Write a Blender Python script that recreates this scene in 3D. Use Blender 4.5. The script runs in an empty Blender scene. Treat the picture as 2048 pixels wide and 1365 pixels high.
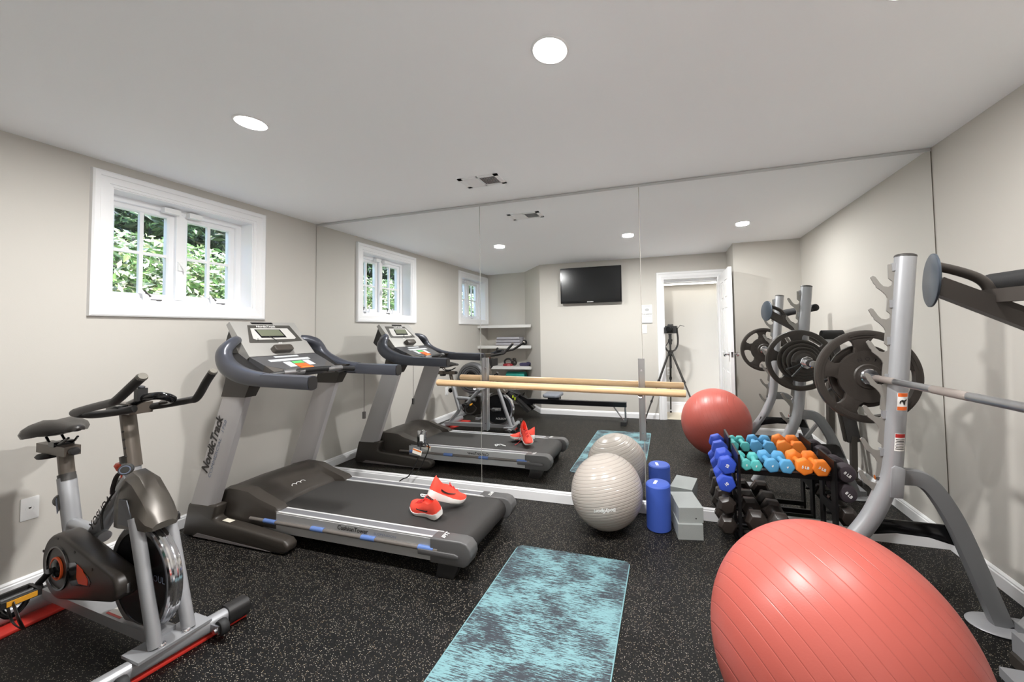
import bpy, bmesh, math, random
import numpy as np
from mathutils import Vector, Matrix
R = math.radians
PI = math.pi
random.seed(7)
scene = bpy.context.scene
COL = scene.collection

# ------------------------------------------------------------------ camera
YAW, PITCH, ROLL = -0.2795, 0.0351, -0.0167
CAMP = Vector((3.0388, -2.5429, 1.226))
_f = Vector((math.sin(YAW)*math.cos(PITCH), math.cos(YAW)*math.cos(PITCH), math.sin(PITCH)))
_r = Vector((math.cos(YAW), -math.sin(YAW), 0)); _u = _r.cross(_f)
CR = math.cos(ROLL)*_r + math.sin(ROLL)*_u
CU = -math.sin(ROLL)*_r + math.cos(ROLL)*_u
CF = _f
cam_d = bpy.data.cameras.new('camera')
cam_d.sensor_fit = 'HORIZONTAL'; cam_d.sensor_width = 36
cam_d.lens = 730.34/2048*36
cam_d.shift_x = -101.44/2048; cam_d.shift_y = -45.84/2048
cam_d.clip_start = 0.005; cam_d.clip_end = 100
cam = bpy.data.objects.new('camera', cam_d); COL.objects.link(cam)
M = Matrix.Identity(4)
for i in range(3):
    M[i][0] = CR[i]; M[i][1] = CU[i]; M[i][2] = -CF[i]; M[i][3] = CAMP[i]
cam.matrix_world = M
scene.camera = cam

# ------------------------------------------------------------------ world, sun, exposure
world = bpy.data.worlds.new('sky'); scene.world = world; world.use_nodes = True
wn = world.node_tree.nodes; wl = world.node_tree.links
bg = wn['Background']
sky = wn.new('ShaderNodeTexSky'); sky.sky_type = 'NISHITA'; sky.sun_disc = False
sky.sun_elevation = R(48); sky.sun_rotation = R(70); sky.air_density = 1.0
wl.new(sky.outputs[0], bg.inputs[0]); bg.inputs[1].default_value = 1.1
sun_d = bpy.data.lights.new('sun', 'SUN'); sun_d.energy = 9.0; sun_d.angle = R(1.0); sun_d.color = (1, .95, .86)
sun = bpy.data.objects.new('sun', sun_d); COL.objects.link(sun)
sun.rotation_euler = Vector((-0.45, 0.30, -0.85)).to_track_quat('-Z', 'Y').to_euler()
scene.view_settings.view_transform = 'Standard'
scene.view_settings.look = 'None'
scene.view_settings.gamma = 1
scene.view_settings.use_curve_mapping = False
scene.view_settings.exposure = 0.74
LAMP_W = 26.0        # each recessed ceiling lamp
HALL_W = 1.7        # the hallway lamp behind the doorway
cy = scene.cycles
cy.use_denoising = True
cy.max_bounces = 14; cy.diffuse_bounces = 8; cy.glossy_bounces = 6
cy.sample_clamp_indirect = 6.0

# ------------------------------------------------------------------ materials
def lin(c):
    c = c/255.0
    return c/12.92 if c <= .04045 else ((c+.055)/1.055)**2.4
def rgb(r, g, b): return (lin(r), lin(g), lin(b), 1)
MATS = {}
def mat(name, col, rough=.5, metal=0., bump=0., bscale=60., spec=None, coat=0., var=0., vscale=8.):
    if name in MATS: return MATS[name]
    m = bpy.data.materials.new(name); m.use_nodes = True
    nt = m.node_tree; p = nt.nodes['Principled BSDF']
    c = rgb(*col) if len(col) == 3 else col
    p.inputs['Base Color'].default_value = c
    p.inputs['Roughness'].default_value = rough
    p.inputs['Metallic'].default_value = metal
    if spec is not None: p.inputs['Specular IOR Level'].default_value = spec
    if coat: p.inputs['Coat Weight'].default_value = coat; p.inputs['Coat Roughness'].default_value = .1
    tc = nt.nodes.new('ShaderNodeTexCoord')
    if bump:
        n = nt.nodes.new('ShaderNodeTexNoise'); n.inputs['Scale'].default_value = bscale; n.inputs['Detail'].default_value = 4
        nt.links.new(tc.outputs['Object'], n.inputs['Vector'])
        b = nt.nodes.new('ShaderNodeBump'); b.inputs['Strength'].default_value = bump; b.inputs['Distance'].default_value = .004
        nt.links.new(n.outputs['Fac'], b.inputs['Height']); nt.links.new(b.outputs['Normal'], p.inputs['Normal'])
    if var:
        n2 = nt.nodes.new('ShaderNodeTexNoise'); n2.inputs['Scale'].default_value = vscale; n2.inputs['Detail'].default_value = 3
        nt.links.new(tc.outputs['Object'], n2.inputs['Vector'])
        mx = nt.nodes.new('ShaderNodeMix'); mx.data_type = 'RGBA'
        mx.inputs[6].default_value = tuple(min(1, v*(1-var)) for v in c[:3])+(1,)
        mx.inputs[7].default_value = tuple(min(1, v*(1+var)) for v in c[:3])+(1,)
        nt.links.new(n2.outputs['Fac'], mx.inputs[0]); nt.links.new(mx.outputs[2], p.inputs['Base Color'])
    MATS[name] = m
    return m
def emis(name, col, strength):
    m = bpy.data.materials.new(name); m.use_nodes = True
    p = m.node_tree.nodes['Principled BSDF']
    p.inputs['Base Color'].default_value = (.9, .9, .9, 1)
    p.inputs['Emission Color'].default_value = col; p.inputs['Emission Strength'].default_value = strength
    return m

WALL = mat('wall_paint', (199, 195, 188), .75, bump=.05, bscale=180)
CEIL = mat('ceiling_paint', (250, 251, 253), .85, bump=.04, bscale=120)
TRIM = mat('white_trim_paint', (240, 240, 241), .35)
SHELF = mat('shelf_paint', (222, 221, 218), .5)
BLACK = mat('black_plastic', (34, 33, 33), .45, bump=.05, bscale=300)
GLOSSB = mat('gloss_black', (16, 16, 18), .15)
RUBBER = mat('black_rubber', (30, 30, 31), .65, bump=.1, bscale=250)
CHROME = mat('chrome', (225, 225, 228), .12, 1.)
STEEL = mat('brushed_steel', (190, 190, 192), .32, 1.)
SILVER = mat('silver_paint', (160, 161, 164), .36, .35, var=.04)
DGREY = mat('dark_grey_paint', (74, 72, 70), .42, .25)
IRON = mat('black_iron', (54, 49, 45), .42, .2, bump=.12, bscale=180)
WHITE = mat('white_plastic', (236, 236, 235), .4)
INK = mat('black_ink', (32, 28, 26), .5)
WHITEINK = mat('white_ink', (238, 238, 236), .5)
BLUEINK = mat('blue_grey_ink', (118, 128, 150), .5)
ORANGE = mat('orange_plastic', (240, 100, 45), .45)
REDSTRIP = mat('red_rubber', (205, 52, 42), .5)
GREYALU = mat('silver_rail', (196, 196, 196), .35, .45)
LIGHTALU = mat('light_alloy', (232, 232, 232), .3, .3)
CONS_GREY = mat('console_grey', (164, 162, 158), .42, .2)
GUN = mat('gunmetal_plastic', (70, 72, 80), .33, .25)
TMBROWN = mat('charcoal_plastic', (57, 52, 47), .42, .05, bump=.05, bscale=250)
POSTSIL = mat('treadmill_post_silver', (184, 181, 181), .38, .3)
BLUEPAD = mat('blue_elastomer', (92, 120, 178), .4)
WOOD = None

def mirror_mat():
    m = bpy.data.materials.new('mirror_glass'); m.use_nodes = True
    p = m.node_tree.nodes['Principled BSDF']
    p.inputs['Base Color'].default_value = (.93, .94, .935, 1); p.inputs['Metallic'].default_value = 1
    p.inputs['Roughness'].default_value = 0.0
    return m
MIRROR = mirror_mat()
def glass_mat():
    m = bpy.data.materials.new('window_glass'); m.use_nodes = True
    nt = m.node_tree; nt.nodes.remove(nt.nodes['Principled BSDF'])
    out = nt.nodes['Material Output']
    t = nt.nodes.new('ShaderNodeBsdfTransparent'); g = nt.nodes.new('ShaderNodeBsdfGlossy'); g.inputs['Roughness'].default_value = .02
    lw = nt.nodes.new('ShaderNodeLayerWeight'); lw.inputs['Blend'].default_value = .5
    pw = nt.nodes.new('ShaderNodeMath'); pw.operation = 'POWER'; pw.inputs[1].default_value = 4; nt.links.new(lw.outputs['Facing'], pw.inputs[0])
    fr = nt.nodes.new('ShaderNodeMath'); fr.operation = 'MULTIPLY_ADD'; fr.inputs[1].default_value = .5; fr.inputs[2].default_value = .03; nt.links.new(pw.outputs[0], fr.inputs[0])
    mx = nt.nodes.new('ShaderNodeMixShader')
    nt.links.new(fr.outputs[0], mx.inputs[0]); nt.links.new(t.outputs[0], mx.inputs[1]); nt.links.new(g.outputs[0], mx.inputs[2])
    nt.links.new(mx.outputs[0], out.inputs[0])
    return m
GLASS = glass_mat()

def floor_mat():
    m = bpy.data.materials.new('speckled_rubber_floor'); m.use_nodes = True
    nt = m.node_tree; N = nt.nodes; L = nt.links; p = N['Principled BSDF']
    tc = N.new('ShaderNodeTexCoord')
    base = N.new('ShaderNodeTexNoise'); base.inputs['Scale'].default_value = 9; base.inputs['Detail'].default_value = 8
    L.new(tc.outputs['Object'], base.inputs['Vector'])
    ramp = N.new('ShaderNodeValToRGB')
    ramp.color_ramp.elements[0].position = .3; ramp.color_ramp.elements[0].color = rgb(10, 10, 10)
    ramp.color_ramp.elements[1].position = .75; ramp.color_ramp.elements[1].color = rgb(17, 16, 16)
    L.new(base.outputs['Fac'], ramp.inputs[0])
    prev = ramp.outputs[0]
    for k, (sc, thr, keep, col) in enumerate(((210, .25, .85, (180, 172, 158)), (120, .15, .88, (140, 124, 98)), (260, .30, .90, (70, 66, 62)))):
        mp = N.new('ShaderNodeMapping'); mp.inputs['Location'].default_value = (k*3.7, k*1.3, 0)
        L.new(tc.outputs['Object'], mp.inputs[0])
        v = N.new('ShaderNodeTexVoronoi'); v.voronoi_dimensions = '2D'; v.inputs['Scale'].default_value = sc
        L.new(mp.outputs[0], v.inputs['Vector'])
        a = N.new('ShaderNodeMath'); a.operation = 'LESS_THAN'; a.inputs[1].default_value = thr
        L.new(v.outputs['Distance'], a.inputs[0])
        sep = N.new('ShaderNodeSeparateColor'); L.new(v.outputs['Color'], sep.inputs[0])
        b = N.new('ShaderNodeMath'); b.operation = 'GREATER_THAN'; b.inputs[1].default_value = keep
        L.new(sep.outputs[0], b.inputs[0])
        c = N.new('ShaderNodeMath'); c.operation = 'MULTIPLY'; L.new(a.outputs[0], c.inputs[0]); L.new(b.outputs[0], c.inputs[1])
        mx = N.new('ShaderNodeMix'); mx.data_type = 'RGBA'; mx.inputs[7].default_value = rgb(*col)
        L.new(c.outputs[0], mx.inputs[0]); L.new(prev, mx.inputs[6]); prev = mx.outputs[2]
    L.new(prev, p.inputs['Base Color'])
    p.inputs['Roughness'].default_value = .5; p.inputs['Specular IOR Level'].default_value = .2
    bn = N.new('ShaderNodeTexNoise'); bn.inputs['Scale'].default_value = 260; L.new(tc.outputs['Object'], bn.inputs['Vector'])
    bp = N.new('ShaderNodeBump'); bp.inputs['Strength'].default_value = .25; bp.inputs['Distance'].default_value = .002
    L.new(bn.outputs['Fac'], bp.inputs['Height']); L.new(bp.outputs['Normal'], p.inputs['Normal'])
    return m
def yoga_mat():
    m = bpy.data.materials.new('streaked_yoga_mat'); m.use_nodes = True
    nt = m.node_tree; N = nt.nodes; L = nt.links; p = N['Principled BSDF']
    tc = N.new('ShaderNodeTexCoord')
    def noise(scale, sx, sy, det, rough=.6):
        mp = N.new('ShaderNodeMapping'); mp.inputs['Scale'].default_value = (sx, sy, 1); L.new(tc.outputs['Object'], mp.inputs[0])
        n = N.new('ShaderNodeTexNoise'); n.inputs['Scale'].default_value = scale; n.inputs['Detail'].default_value = det
        n.inputs['Roughness'].default_value = rough; L.new(mp.outputs[0], n.inputs['Vector']); return n.outputs['Fac']
    big = noise(4.6, 1, 1.2, 2); streak = noise(11, 1.0, 16, 7, .8); fine = noise(46, 1, 7, 4, .8)
    def mth(op, a, b):
        x = N.new('ShaderNodeMath'); x.operation = op
        for i, v in enumerate((a, b)):
            if isinstance(v, (int, float)): x.inputs[i].default_value = v
            else: L.new(v, x.inputs[i])
        return x.outputs[0]
    s = mth('ADD', mth('ADD', mth('MULTIPLY', big, .85), mth('MULTIPLY', streak, 1.35)), mth('MULTIPLY', fine, .95))
    sep = N.new('ShaderNodeSeparateXYZ'); L.new(tc.outputs['Object'], sep.inputs[0])
    edge = mth('ABSOLUTE', sep.outputs[0], 0)
    s = mth('SUBTRACT', s, mth('MULTIPLY', mth('GREATER_THAN', edge, .312), .6))
    mk = mth('SUBTRACT', s, 1.515)
    mk = mth('MULTIPLY', mk, 11.0)
    cl = N.new('ShaderNodeClamp'); L.new(mk, cl.inputs[0])
    mx = N.new('ShaderNodeMix'); mx.data_type = 'RGBA'; mx.inputs[6].default_value = rgb(116, 156, 162); mx.inputs[7].default_value = rgb(50, 55, 63)
    L.new(cl.outputs[0], mx.inputs[0]); L.new(mx.outputs[2], p.inputs['Base Color'])
    p.inputs['Roughness'].default_value = .75
    return m
def ball_mat(name, col, axis, spacing, rough, width=.10, depth=.35, dark=.8):
    m = bpy.data.materials.new(name); m.use_nodes = True
    nt = m.node_tree; N = nt.nodes; L = nt.links; p = N['Principled BSDF']
    tc = N.new('ShaderNodeTexCoord')
    d = N.new('ShaderNodeVectorMath'); d.operation = 'DOT_PRODUCT'; d.inputs[1].default_value = Vector(axis).normalized()
    L.new(tc.outputs['Object'], d.inputs[0])
    def mth(op, a, b=0.):
        x = N.new('ShaderNodeMath'); x.operation = op
        for i, v in enumerate((a, b)):
            if isinstance(v, (int, float)): x.inputs[i].default_value = v
            else: L.new(v, x.inputs[i])
        return x.outputs[0]
    fr = mth('FRACT', mth('DIVIDE', d.outputs['Value'], spacing))
    dist = mth('ABSOLUTE', mth('SUBTRACT', fr, .5))
    g = N.new('ShaderNodeMapRange'); g.inputs[1].default_value = 0; g.inputs[2].default_value = width; g.inputs[3].default_value = 0; g.inputs[4].default_value = 1
    L.new(dist, g.inputs[0])
    bp = N.new('ShaderNodeBump'); bp.inputs['Strength'].default_value = depth; bp.inputs['Distance'].default_value = .004
    n = N.new('ShaderNodeTexNoise'); n.inputs['Scale'].default_value = 220; L.new(tc.outputs['Object'], n.inputs['Vector'])
    h = mth('ADD', g.outputs[0], mth('MULTIPLY', n.outputs['Fac'], .12))
    L.new(h, bp.inputs['Height']); L.new(bp.outputs['Normal'], p.inputs['Normal'])
    c = rgb(*col)
    mx = N.new('ShaderNodeMix'); mx.data_type = 'RGBA'
    mx.inputs[6].default_value = tuple(v*dark for v in c[:3])+(1,); mx.inputs[7].default_value = c
    L.new(g.outputs[0], mx.inputs[0]); L.new(mx.outputs[2], p.inputs['Base Color'])
    p.inputs['Roughness'].default_value = rough
    return m
def wood_mat():
    m = bpy.data.materials.new('pale_wood'); m.use_nodes = True
    nt = m.node_tree; N = nt.nodes; L = nt.links; p = N['Principled BSDF']
    tc = N.new('ShaderNodeTexCoord'); mp = N.new('ShaderNodeMapping'); mp.inputs['Scale'].default_value = (2, 45, 45); L.new(tc.outputs['Object'], mp.inputs[0])
    n = N.new('ShaderNodeTexNoise'); n.inputs['Scale'].default_value = 2.2; n.inputs['Detail'].default_value = 5; L.new(mp.outputs[0], n.inputs['Vector'])
    r = N.new('ShaderNodeValToRGB'); r.color_ramp.elements[0].position = .3; r.color_ramp.elements[0].color = rgb(205, 166, 122)
    r.color_ramp.elements[1].position = .7; r.color_ramp.elements[1].color = rgb(228, 194, 152)
    L.new(n.outputs['Fac'], r.inputs[0]); L.new(r.outputs[0], p.inputs['Base Color']); p.inputs['Roughness'].default_value = .35
    return m
WOOD = wood_mat()

# ------------------------------------------------------------------ mesh builder
def V(*a): return Vector(a[0]) if len(a) == 1 else Vector(a)
ORI = {}
class MB:
    def __init__(s): s.bm = bmesh.new()
    def box(s, x0, x1, y0, y1, z0, z1, bev=0., seg=2, mtx=None):
        n0 = set(s.bm.verts)
        vs = [s.bm.verts.new((x, y, z)) for x in (x0, x1) for y in (y0, y1) for z in (z0, z1)]
        fs = [(0, 1, 3, 2), (4, 6, 7, 5), (0, 4, 5, 1), (2, 3, 7, 6), (0, 2, 6, 4), (1, 5, 7, 3)]
        F = [s.bm.faces.new([vs[i] for i in f]) for f in fs]
        return s._fin(n0, F, bev, seg, mtx)
    def _fin(s, n0, F, bev, seg, mtx):
        if bev:
            es = list({e for f in F for e in f.edges})
            es = [e for e in es if len(e.link_faces) == 2 and e.calc_face_angle(0) > .5]
            bmesh.ops.bevel(s.bm, geom=es, offset=bev, segments=seg, affect='EDGES', profile=.5, clamp_overlap=True)
        if mtx is not None:
            for v in s.bm.verts:
                if v not in n0: v.co = mtx @ v.co
        return s
    def prism(s, poly, o, u, v, w, bev=0., seg=2):
        """2D outline poly in (u,v) from o, extruded by vector w"""
        o, u, v, w = V(o), V(u), V(v), V(w)
        n0 = set(s.bm.verts)
        a = [s.bm.verts.new(o+u*p[0]+v*p[1]) for p in poly]; b = [s.bm.verts.new(o+u*p[0]+v*p[1]+w) for p in poly]
        F = [s.bm.faces.new(a[::-1]), s.bm.faces.new(b)]
        n = len(poly)
        for i in range(n): F.append(s.bm.faces.new((a[i], a[(i+1) % n], b[(i+1) % n], b[i])))
        bmesh.ops.recalc_face_normals(s.bm, faces=F)
        return s._fin(n0, F, bev, seg, None)
    def loft(s, rings, cap=True, closed=True):
        R_ = [[s.bm.verts.new(V(p)) for p in r] for r in rings]
        F = []
        n = len(R_[0]); m = n if closed else n-1
        for i in range(len(R_)-1):
            for j in range(m):
                F.append(s.bm.faces.new((R_[i][j], R_[i][(j+1) % n], R_[i+1][(j+1) % n], R_[i+1][j])))
        if cap:
            F.append(s.bm.faces.new(R_[0][::-1])); F.append(s.bm.faces.new(R_[-1]))
        bmesh.ops.recalc_face_normals(s.bm, faces=F)
        return s
    def tube(s, pts, r, n=14, closed=False, flat=1., up=(0, 0, 1), cap=True, square=0.):
        pts = [V(p) for p in pts]; N = len(pts)
        rs = r if isinstance(r, (list, tuple)) else [r]*N
        T = []
        for i in range(N):
            a = pts[i-1] if (i > 0 or closed) else pts[i]; b = pts[(i+1) % N] if (i < N-1 or closed) else pts[i]
            T.append((b-a).normalized())
        up = V(up); side = T[0].cross(up)
        if side.length < 1e-4: side = T[0].cross(Vector((1, 0, 0)))
        side.normalize(); rings = []
        for i in range(N):
            side = (side - T[i]*side.dot(T[i])).normalized(); nn = side.cross(T[i])
            ring = []
            for k in range(n):
                t = 2*PI*k/n + PI/n
                c, d = math.cos(t), math.sin(t)
                if square:
                    q = max(abs(c), abs(d)); c2, d2 = c/q, d/q
                    c = c*(1-square)+c2*square*.9; d = d*(1-square)+d2*square*.9
                ring.append(pts[i]+side*c*rs[i]+nn*d*rs[i]*flat)
            rings.append(ring)
        if closed: rings.append(rings[0]); return s.loftc(rings)
        return s.loft(rings, cap)
    def loftc(s, rings):
        R_ = [[s.bm.verts.new(V(p)) for p in r] for r in rings[:-1]]
        n = len(R_[0]); F = []
        for i in range(len(R_)):
            A, B = R_[i], R_[(i+1) % len(R_)]
            for j in range(n): F.append(s.bm.faces.new((A[j], A[(j+1) % n], B[(j+1) % n], B[j])))
        bmesh.ops.recalc_face_normals(s.bm, faces=F); return s
    def cyl(s, p0, p1, r0, r1=None, n=24, cap=True):
        return s.tube([p0, p1], [r0, r0 if r1 is None else r1], n, cap=cap)
    def lathe(s, prof, o, axis, n=40, closed=False):
        """prof: (radius, height) along axis from o"""
        o = V(o); ax = V(axis).normalized()
        a = ax.cross(Vector((0, 0, 1)))
        if a.length < 1e-3: a = ax.cross(Vector((1, 0, 0)))
        a.normalize(); b = ax.cross(a)
        rings = []
        F = []
        for (r, h) in prof:
            if r < 1e-6: rings.append([s.bm.verts.new(o+ax*h)])
            else: rings.append([s.bm.verts.new(o+ax*h+(a*math.cos(2*PI*k/n)+b*math.sin(2*PI*k/n))*r) for k in range(n)])
        m = len(rings)
        for i in range(m if closed else m-1):
            A, B = rings[i], rings[(i+1) % m]
            for k in range(n):
                q = [A[k % len(A)], A[(k+1) % len(A)], B[(k+1) % len(B)], B[k % len(B)]]
                qq = []
                for v in q:
                    if v not in qq: qq.append(v)
                if len(qq) > 2: F.append(s.bm.faces.new(qq))
        bmesh.ops.recalc_face_normals(s.bm, faces=F)
        return s
    def ball(s, c, r, n=32, sc=(1, 1, 1), mtx=None):
        for v in bmesh.ops.create_uvsphere(s.bm, u_segments=n, v_segments=n//2, radius=r)['verts']:
            v.co = Vector((v.co.x*sc[0], v.co.y*sc[1], v.co.z*sc[2]))
            if mtx is not None: v.co = mtx @ v.co
            v.co += V(c)
        return s
    def text(s, body, size, o, xd, yd, bold=0., shear=0., align='CENTER', xs=1., lift=.0012):
        c = bpy.data.curves.new('t', 'FONT'); c.body = body; c.size = size; c.offset = bold; c.shear = shear
        c.align_x = align; c.align_y = 'CENTER'; c.resolution_u = 3
        ob = bpy.data.objects.new('t', c); COL.objects.link(ob)
        bpy.context.view_layer.update()
        me = bpy.data.meshes.new_from_object(ob)
        bpy.data.objects.remove(ob); bpy.data.curves.remove(c)
        xd, yd, o = V(xd).normalized(), V(yd).normalized(), V(o)
        nrm = xd.cross(yd).normalized()
        for v in me.vertices: v.co = o + xd*v.co.x*xs + yd*v.co.y + nrm*lift
        s.bm.from_mesh(me); bpy.data.meshes.remove(me)
        return s
    def rot(s, ang, axis, c):
        bmesh.ops.rotate(s.bm, verts=list(s.bm.verts), cent=V(c), matrix=Matrix.Rotation(ang, 3, V(axis))); return s
    def xf(s, m):
        for v in s.bm.verts: v.co = m @ v.co
        return s
    def make(s, name, material, ori=None, smooth=38):
        me = bpy.data.meshes.new(name)
        if ori is not None:
            inv = ori.inverted()
            for v in s.bm.verts: v.co = inv @ v.co
        s.bm.to_mesh(me); s.bm.free()
        me.materials.append(material)
        if smooth:
            me.polygons.foreach_set('use_smooth', [True]*len(me.polygons))
            me.set_sharp_from_angle(angle=R(smooth))
        return me
    def part(s, name, material, parent, smooth=38, label=None, kind=None):
        """mesh child of a thing (or of a part); geometry is given in world coordinates"""
        ori = ORI.get(parent.name, Matrix.Identity(4))
        o = bpy.data.objects.new(name, s.make(name, material, ori, smooth)); COL.objects.link(o); o.parent = parent
        ORI[o.name] = ori
        if label: o['label'] = label
        if kind: o['kind'] = kind
        return o
    def solid(s, name, material, loc, label=None, cat=None, group=None, kind=None, smooth=38, mtx=None):
        ori = Matrix.Translation(V(loc)) if mtx is None else mtx
        o = bpy.data.objects.new(name, s.make(name, material, ori, smooth)); COL.objects.link(o); o.matrix_world = ori
        ORI[o.name] = ori
        tag(o, label, cat, group, kind); return o
def tag(o, label=None, cat=None, group=None, kind=None):
    if label: o['label'] = label
    if cat: o['category'] = cat
    if group: o['group'] = group
    if kind: o['kind'] = kind
def thing(name, label=None, cat=None, loc=(0, 0, 0), rz=0., group=None, kind=None):
    o = bpy.data.objects.new(name, None); COL.objects.link(o); o.empty_display_size = .05
    o.location = loc; o.rotation_euler = (0, 0, rz)
    ORI[o.name] = Matrix.Translation(V(loc)) @ Matrix.Rotation(rz, 4, 'Z')
    tag(o, label, cat, group, kind); return o
def copy_tree(o, parent=None):
    c = o.copy(); COL.objects.link(c)
    if parent is not None: c.parent = parent
    for ch in list(o.children): copy_tree(ch, c)
    return c
def spline(pts, k=6, closed=False):
    P = [V(p) for p in pts]; n = len(P); out = []
    for i in range(n if closed else n-1):
        p0 = P[i-1] if (i > 0 or closed) else P[0]*2-P[1]
        p1 = P[i]; p2 = P[(i+1) % n]
        p3 = P[(i+2) % n] if (i+2 < n or closed) else P[-1]*2-P[-2]
        for j in range(k):
            t = j/k
            out.append(.5*((2*p1)+(p2-p0)*t+(2*p0-5*p1+4*p2-p3)*t*t+(3*p1-p0-3*p2+p3)*t**3))
    if not closed: out.append(P[-1])
    return out
def frame(b, ylo, yhi, z0, z1, prof, x0=0., sx=1.):
    """mitred rectangular frame in the plane x=x0; prof = (outward offset, projection) outline"""
    rings = []
    for o, t in prof:
        rings.append([(x0+sx*t, ylo-o, z0-o), (x0+sx*t, yhi+o, z0-o), (x0+sx*t, yhi+o, z1+o), (x0+sx*t, ylo-o, z1+o)])
    rings.append(rings[0]); return b.loftc(rings)
def rrect(w, h, r, n=4):
    out = []
    for cx, cy_, a0 in ((w/2-r, h/2-r, 0), (-w/2+r, h/2-r, PI/2), (-w/2+r, -h/2+r, PI), (w/2-r, -h/2+r, 1.5*PI)):
        for k in range(n+1):
            a = a0+PI/2*k/n; out.append((cx+r*math.cos(a), cy_+r*math.sin(a)))
    return out
def hexa(r, a0=0., n=6): return [(r*math.cos(a0+2*PI*k/n), r*math.sin(a0+2*PI*k/n)) for k in range(n)]

# ================================================================== the setting
W, H = 4.50, 2.23
YB = -2.66                                     # wall with the doorway and the television
def struct(name, mb, m, loc=(0, 0, 0), smooth=0, parent=None):
    if parent: return mb.part(name, m, parent, smooth)
    return mb.solid(name, m, loc, kind='structure', smooth=smooth)
WIN = [(-1.270, -.528), (-3.185, -2.425)]     # window openings (y range)
WZ0, WZ1 = 1.433, 2.093
FLOOR = floor_mat()
ALC = [(0, -3.27), (.735, -3.2), (1.195, YB)]  # alcove outline behind the bookshelf corner
b = MB(); b.prism([(-.22, .12), (W+.12, .12), (W+.12, -2.15-.12), (3.80+.12, -2.15-.12), (3.80+.12, YB-.02), (1.195, YB-.02), (.735, -3.32), (-.22, -3.32)], (0, 0, -.1), (1, 0, 0), (0, 1, 0), (0, 0, .1))
struct('floor', b, FLOOR)
b = MB(); b.box(-.22, W+.12, -3.4, .12, H, H+.12); struct('ceiling', b, CEIL)
b = MB(); b.box(0, W, 0, .12, 0, H); struct('wall_front', b, WALL)
b = MB(); b.box(W, W+.12, -2.15, .12, 0, H); struct('wall_right', b, WALL)
b = MB()
ys = [-3.4, WIN[1][0], WIN[1][1], WIN[0][0], WIN[0][1], .12]
b.box(-.22, 0, -3.4, .12, 0, WZ0); b.box(-.22, 0, -3.4, .12, WZ1, H)
for a, c in ((ys[0], ys[1]), (ys[2], ys[3]), (ys[4], ys[5])): b.box(-.22, 0, a, c, WZ0, WZ1)
struct('wall_left', b, WALL)
DX0, DX1, DZ = 2.985, 3.70, 1.925
b = MB()
b.box(1.195, DX0, YB-.12, YB, 0, H); b.box(DX1, 3.80, YB-.12, YB, 0, H); b.box(DX0, DX1, YB-.12, YB, DZ, H)
struct('wall_back', b, WALL)
b = MB(); b.box(3.92, W+.12, -2.27, -2.15, 0, H); b.box(3.80, 3.92, YB-.12, -2.15, 0, H); struct('wall_corner', b, WALL)
b = MB()
b.prism([(0, -3.27), (.735, -3.2), (1.195, YB), (1.195, YB-.12), (.80, -3.34), (0, -3.40)], (0, 0, 0), (1, 0, 0), (0, 1, 0), (0, 0, H)); struct('wall_alcove', b, WALL)
# hallway behind the doorway
HALLC = mat('hall_carpet', (214, 206, 188), .9, bump=.3, bscale=200)
b = MB(); b.box(1.9, 4.6, -3.13, YB-.02, -.1, .003); struct('floor_hall', b, HALLC)
b = MB(); b.box(1.9, 4.6, -3.25, -3.13, 0, H); b.box(1.8, 1.9, -3.25, YB-.12, 0, H); b.box(4.5, 4.6, -3.25, YB-.12, 0, H); struct('wall_hall', b, WALL)
b = MB(); b.box(1.9, 4.5, -3.13, YB-.12, 1.875, 1.95); struct('ceiling_hall', b, CEIL)
# baseboards: moulded strip with a stepped top
def baseboard(name, p0, p1, inward, h=.078):
    p0, p1, n = V(p0[0], p0[1], 0), V(p1[0], p1[1], 0), V(inward[0], inward[1], 0).normalized()
    prof = [(0, 0), (.016, 0), (.016, h*.74), (.012, h*.80), (.012, h*.88), (.006, h*.97), (.004, h), (0, h)]
    b = MB(); b.prism(prof, p0, n, (0, 0, 1), p1-p0); struct(name, b, TRIM)
baseboard('baseboard_left', (0, 0), (0, -3.27), (1, 0))
baseboard('baseboard_front', (0.016, 0), (W-.016, 0), (0, -1), .081)
baseboard('baseboard_right', (W, 0), (W, -2.15), (-1, 0))
baseboard('baseboard_back', (1.195, YB), (DX0-.09, YB), (0, 1))
baseboard('baseboard_alcove', (.735, -3.2), (1.195, YB), (-.54, .46))
baseboard('baseboard_corner', (3.80, -2.15), (W, -2.15), (0, 1))
baseboard('baseboard_hall', (1.9, -3.13), (4.5, -3.13), (0, 1), .155)
# door casing and open six-panel door
b = MB()
pf = [(0, 0), (0, .012), (.014, .014), (.016, .019), (.05, .020), (.054, .025), (.078, .026), (.086, 0)]
rg = [[(DX0-o, YB+t, 0), (DX0-o, YB+t, DZ+o), (DX1+o, YB+t, DZ+o), (DX1+o, YB+t, 0)] for o, t in pf]
b.loft(rg, cap=False, closed=False)
b.box(DX0, DX0+.016, YB-.12, YB+.002, 0, DZ); b.box(DX1-.016, DX1, YB-.12, YB+.002, 0, DZ); b.box(DX0+.016, DX1-.016, YB-.12, YB+.002, DZ-.016, DZ)
struct('trim_1', b, TRIM)
door = thing('door_1', loc=(3.705, YB+.02, 0), kind='structure')
b = MB(); y0, y1 = YB+.03, YB+.03+.715
b.box(3.712, 3.734, y0, y1, .012, DZ-.008)
cols = ((y0+.10, y0+.32), (y0+.40, y0+.62)); rows = ((.16, .74), (.92, 1.47), (1.57, 1.80))
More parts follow.
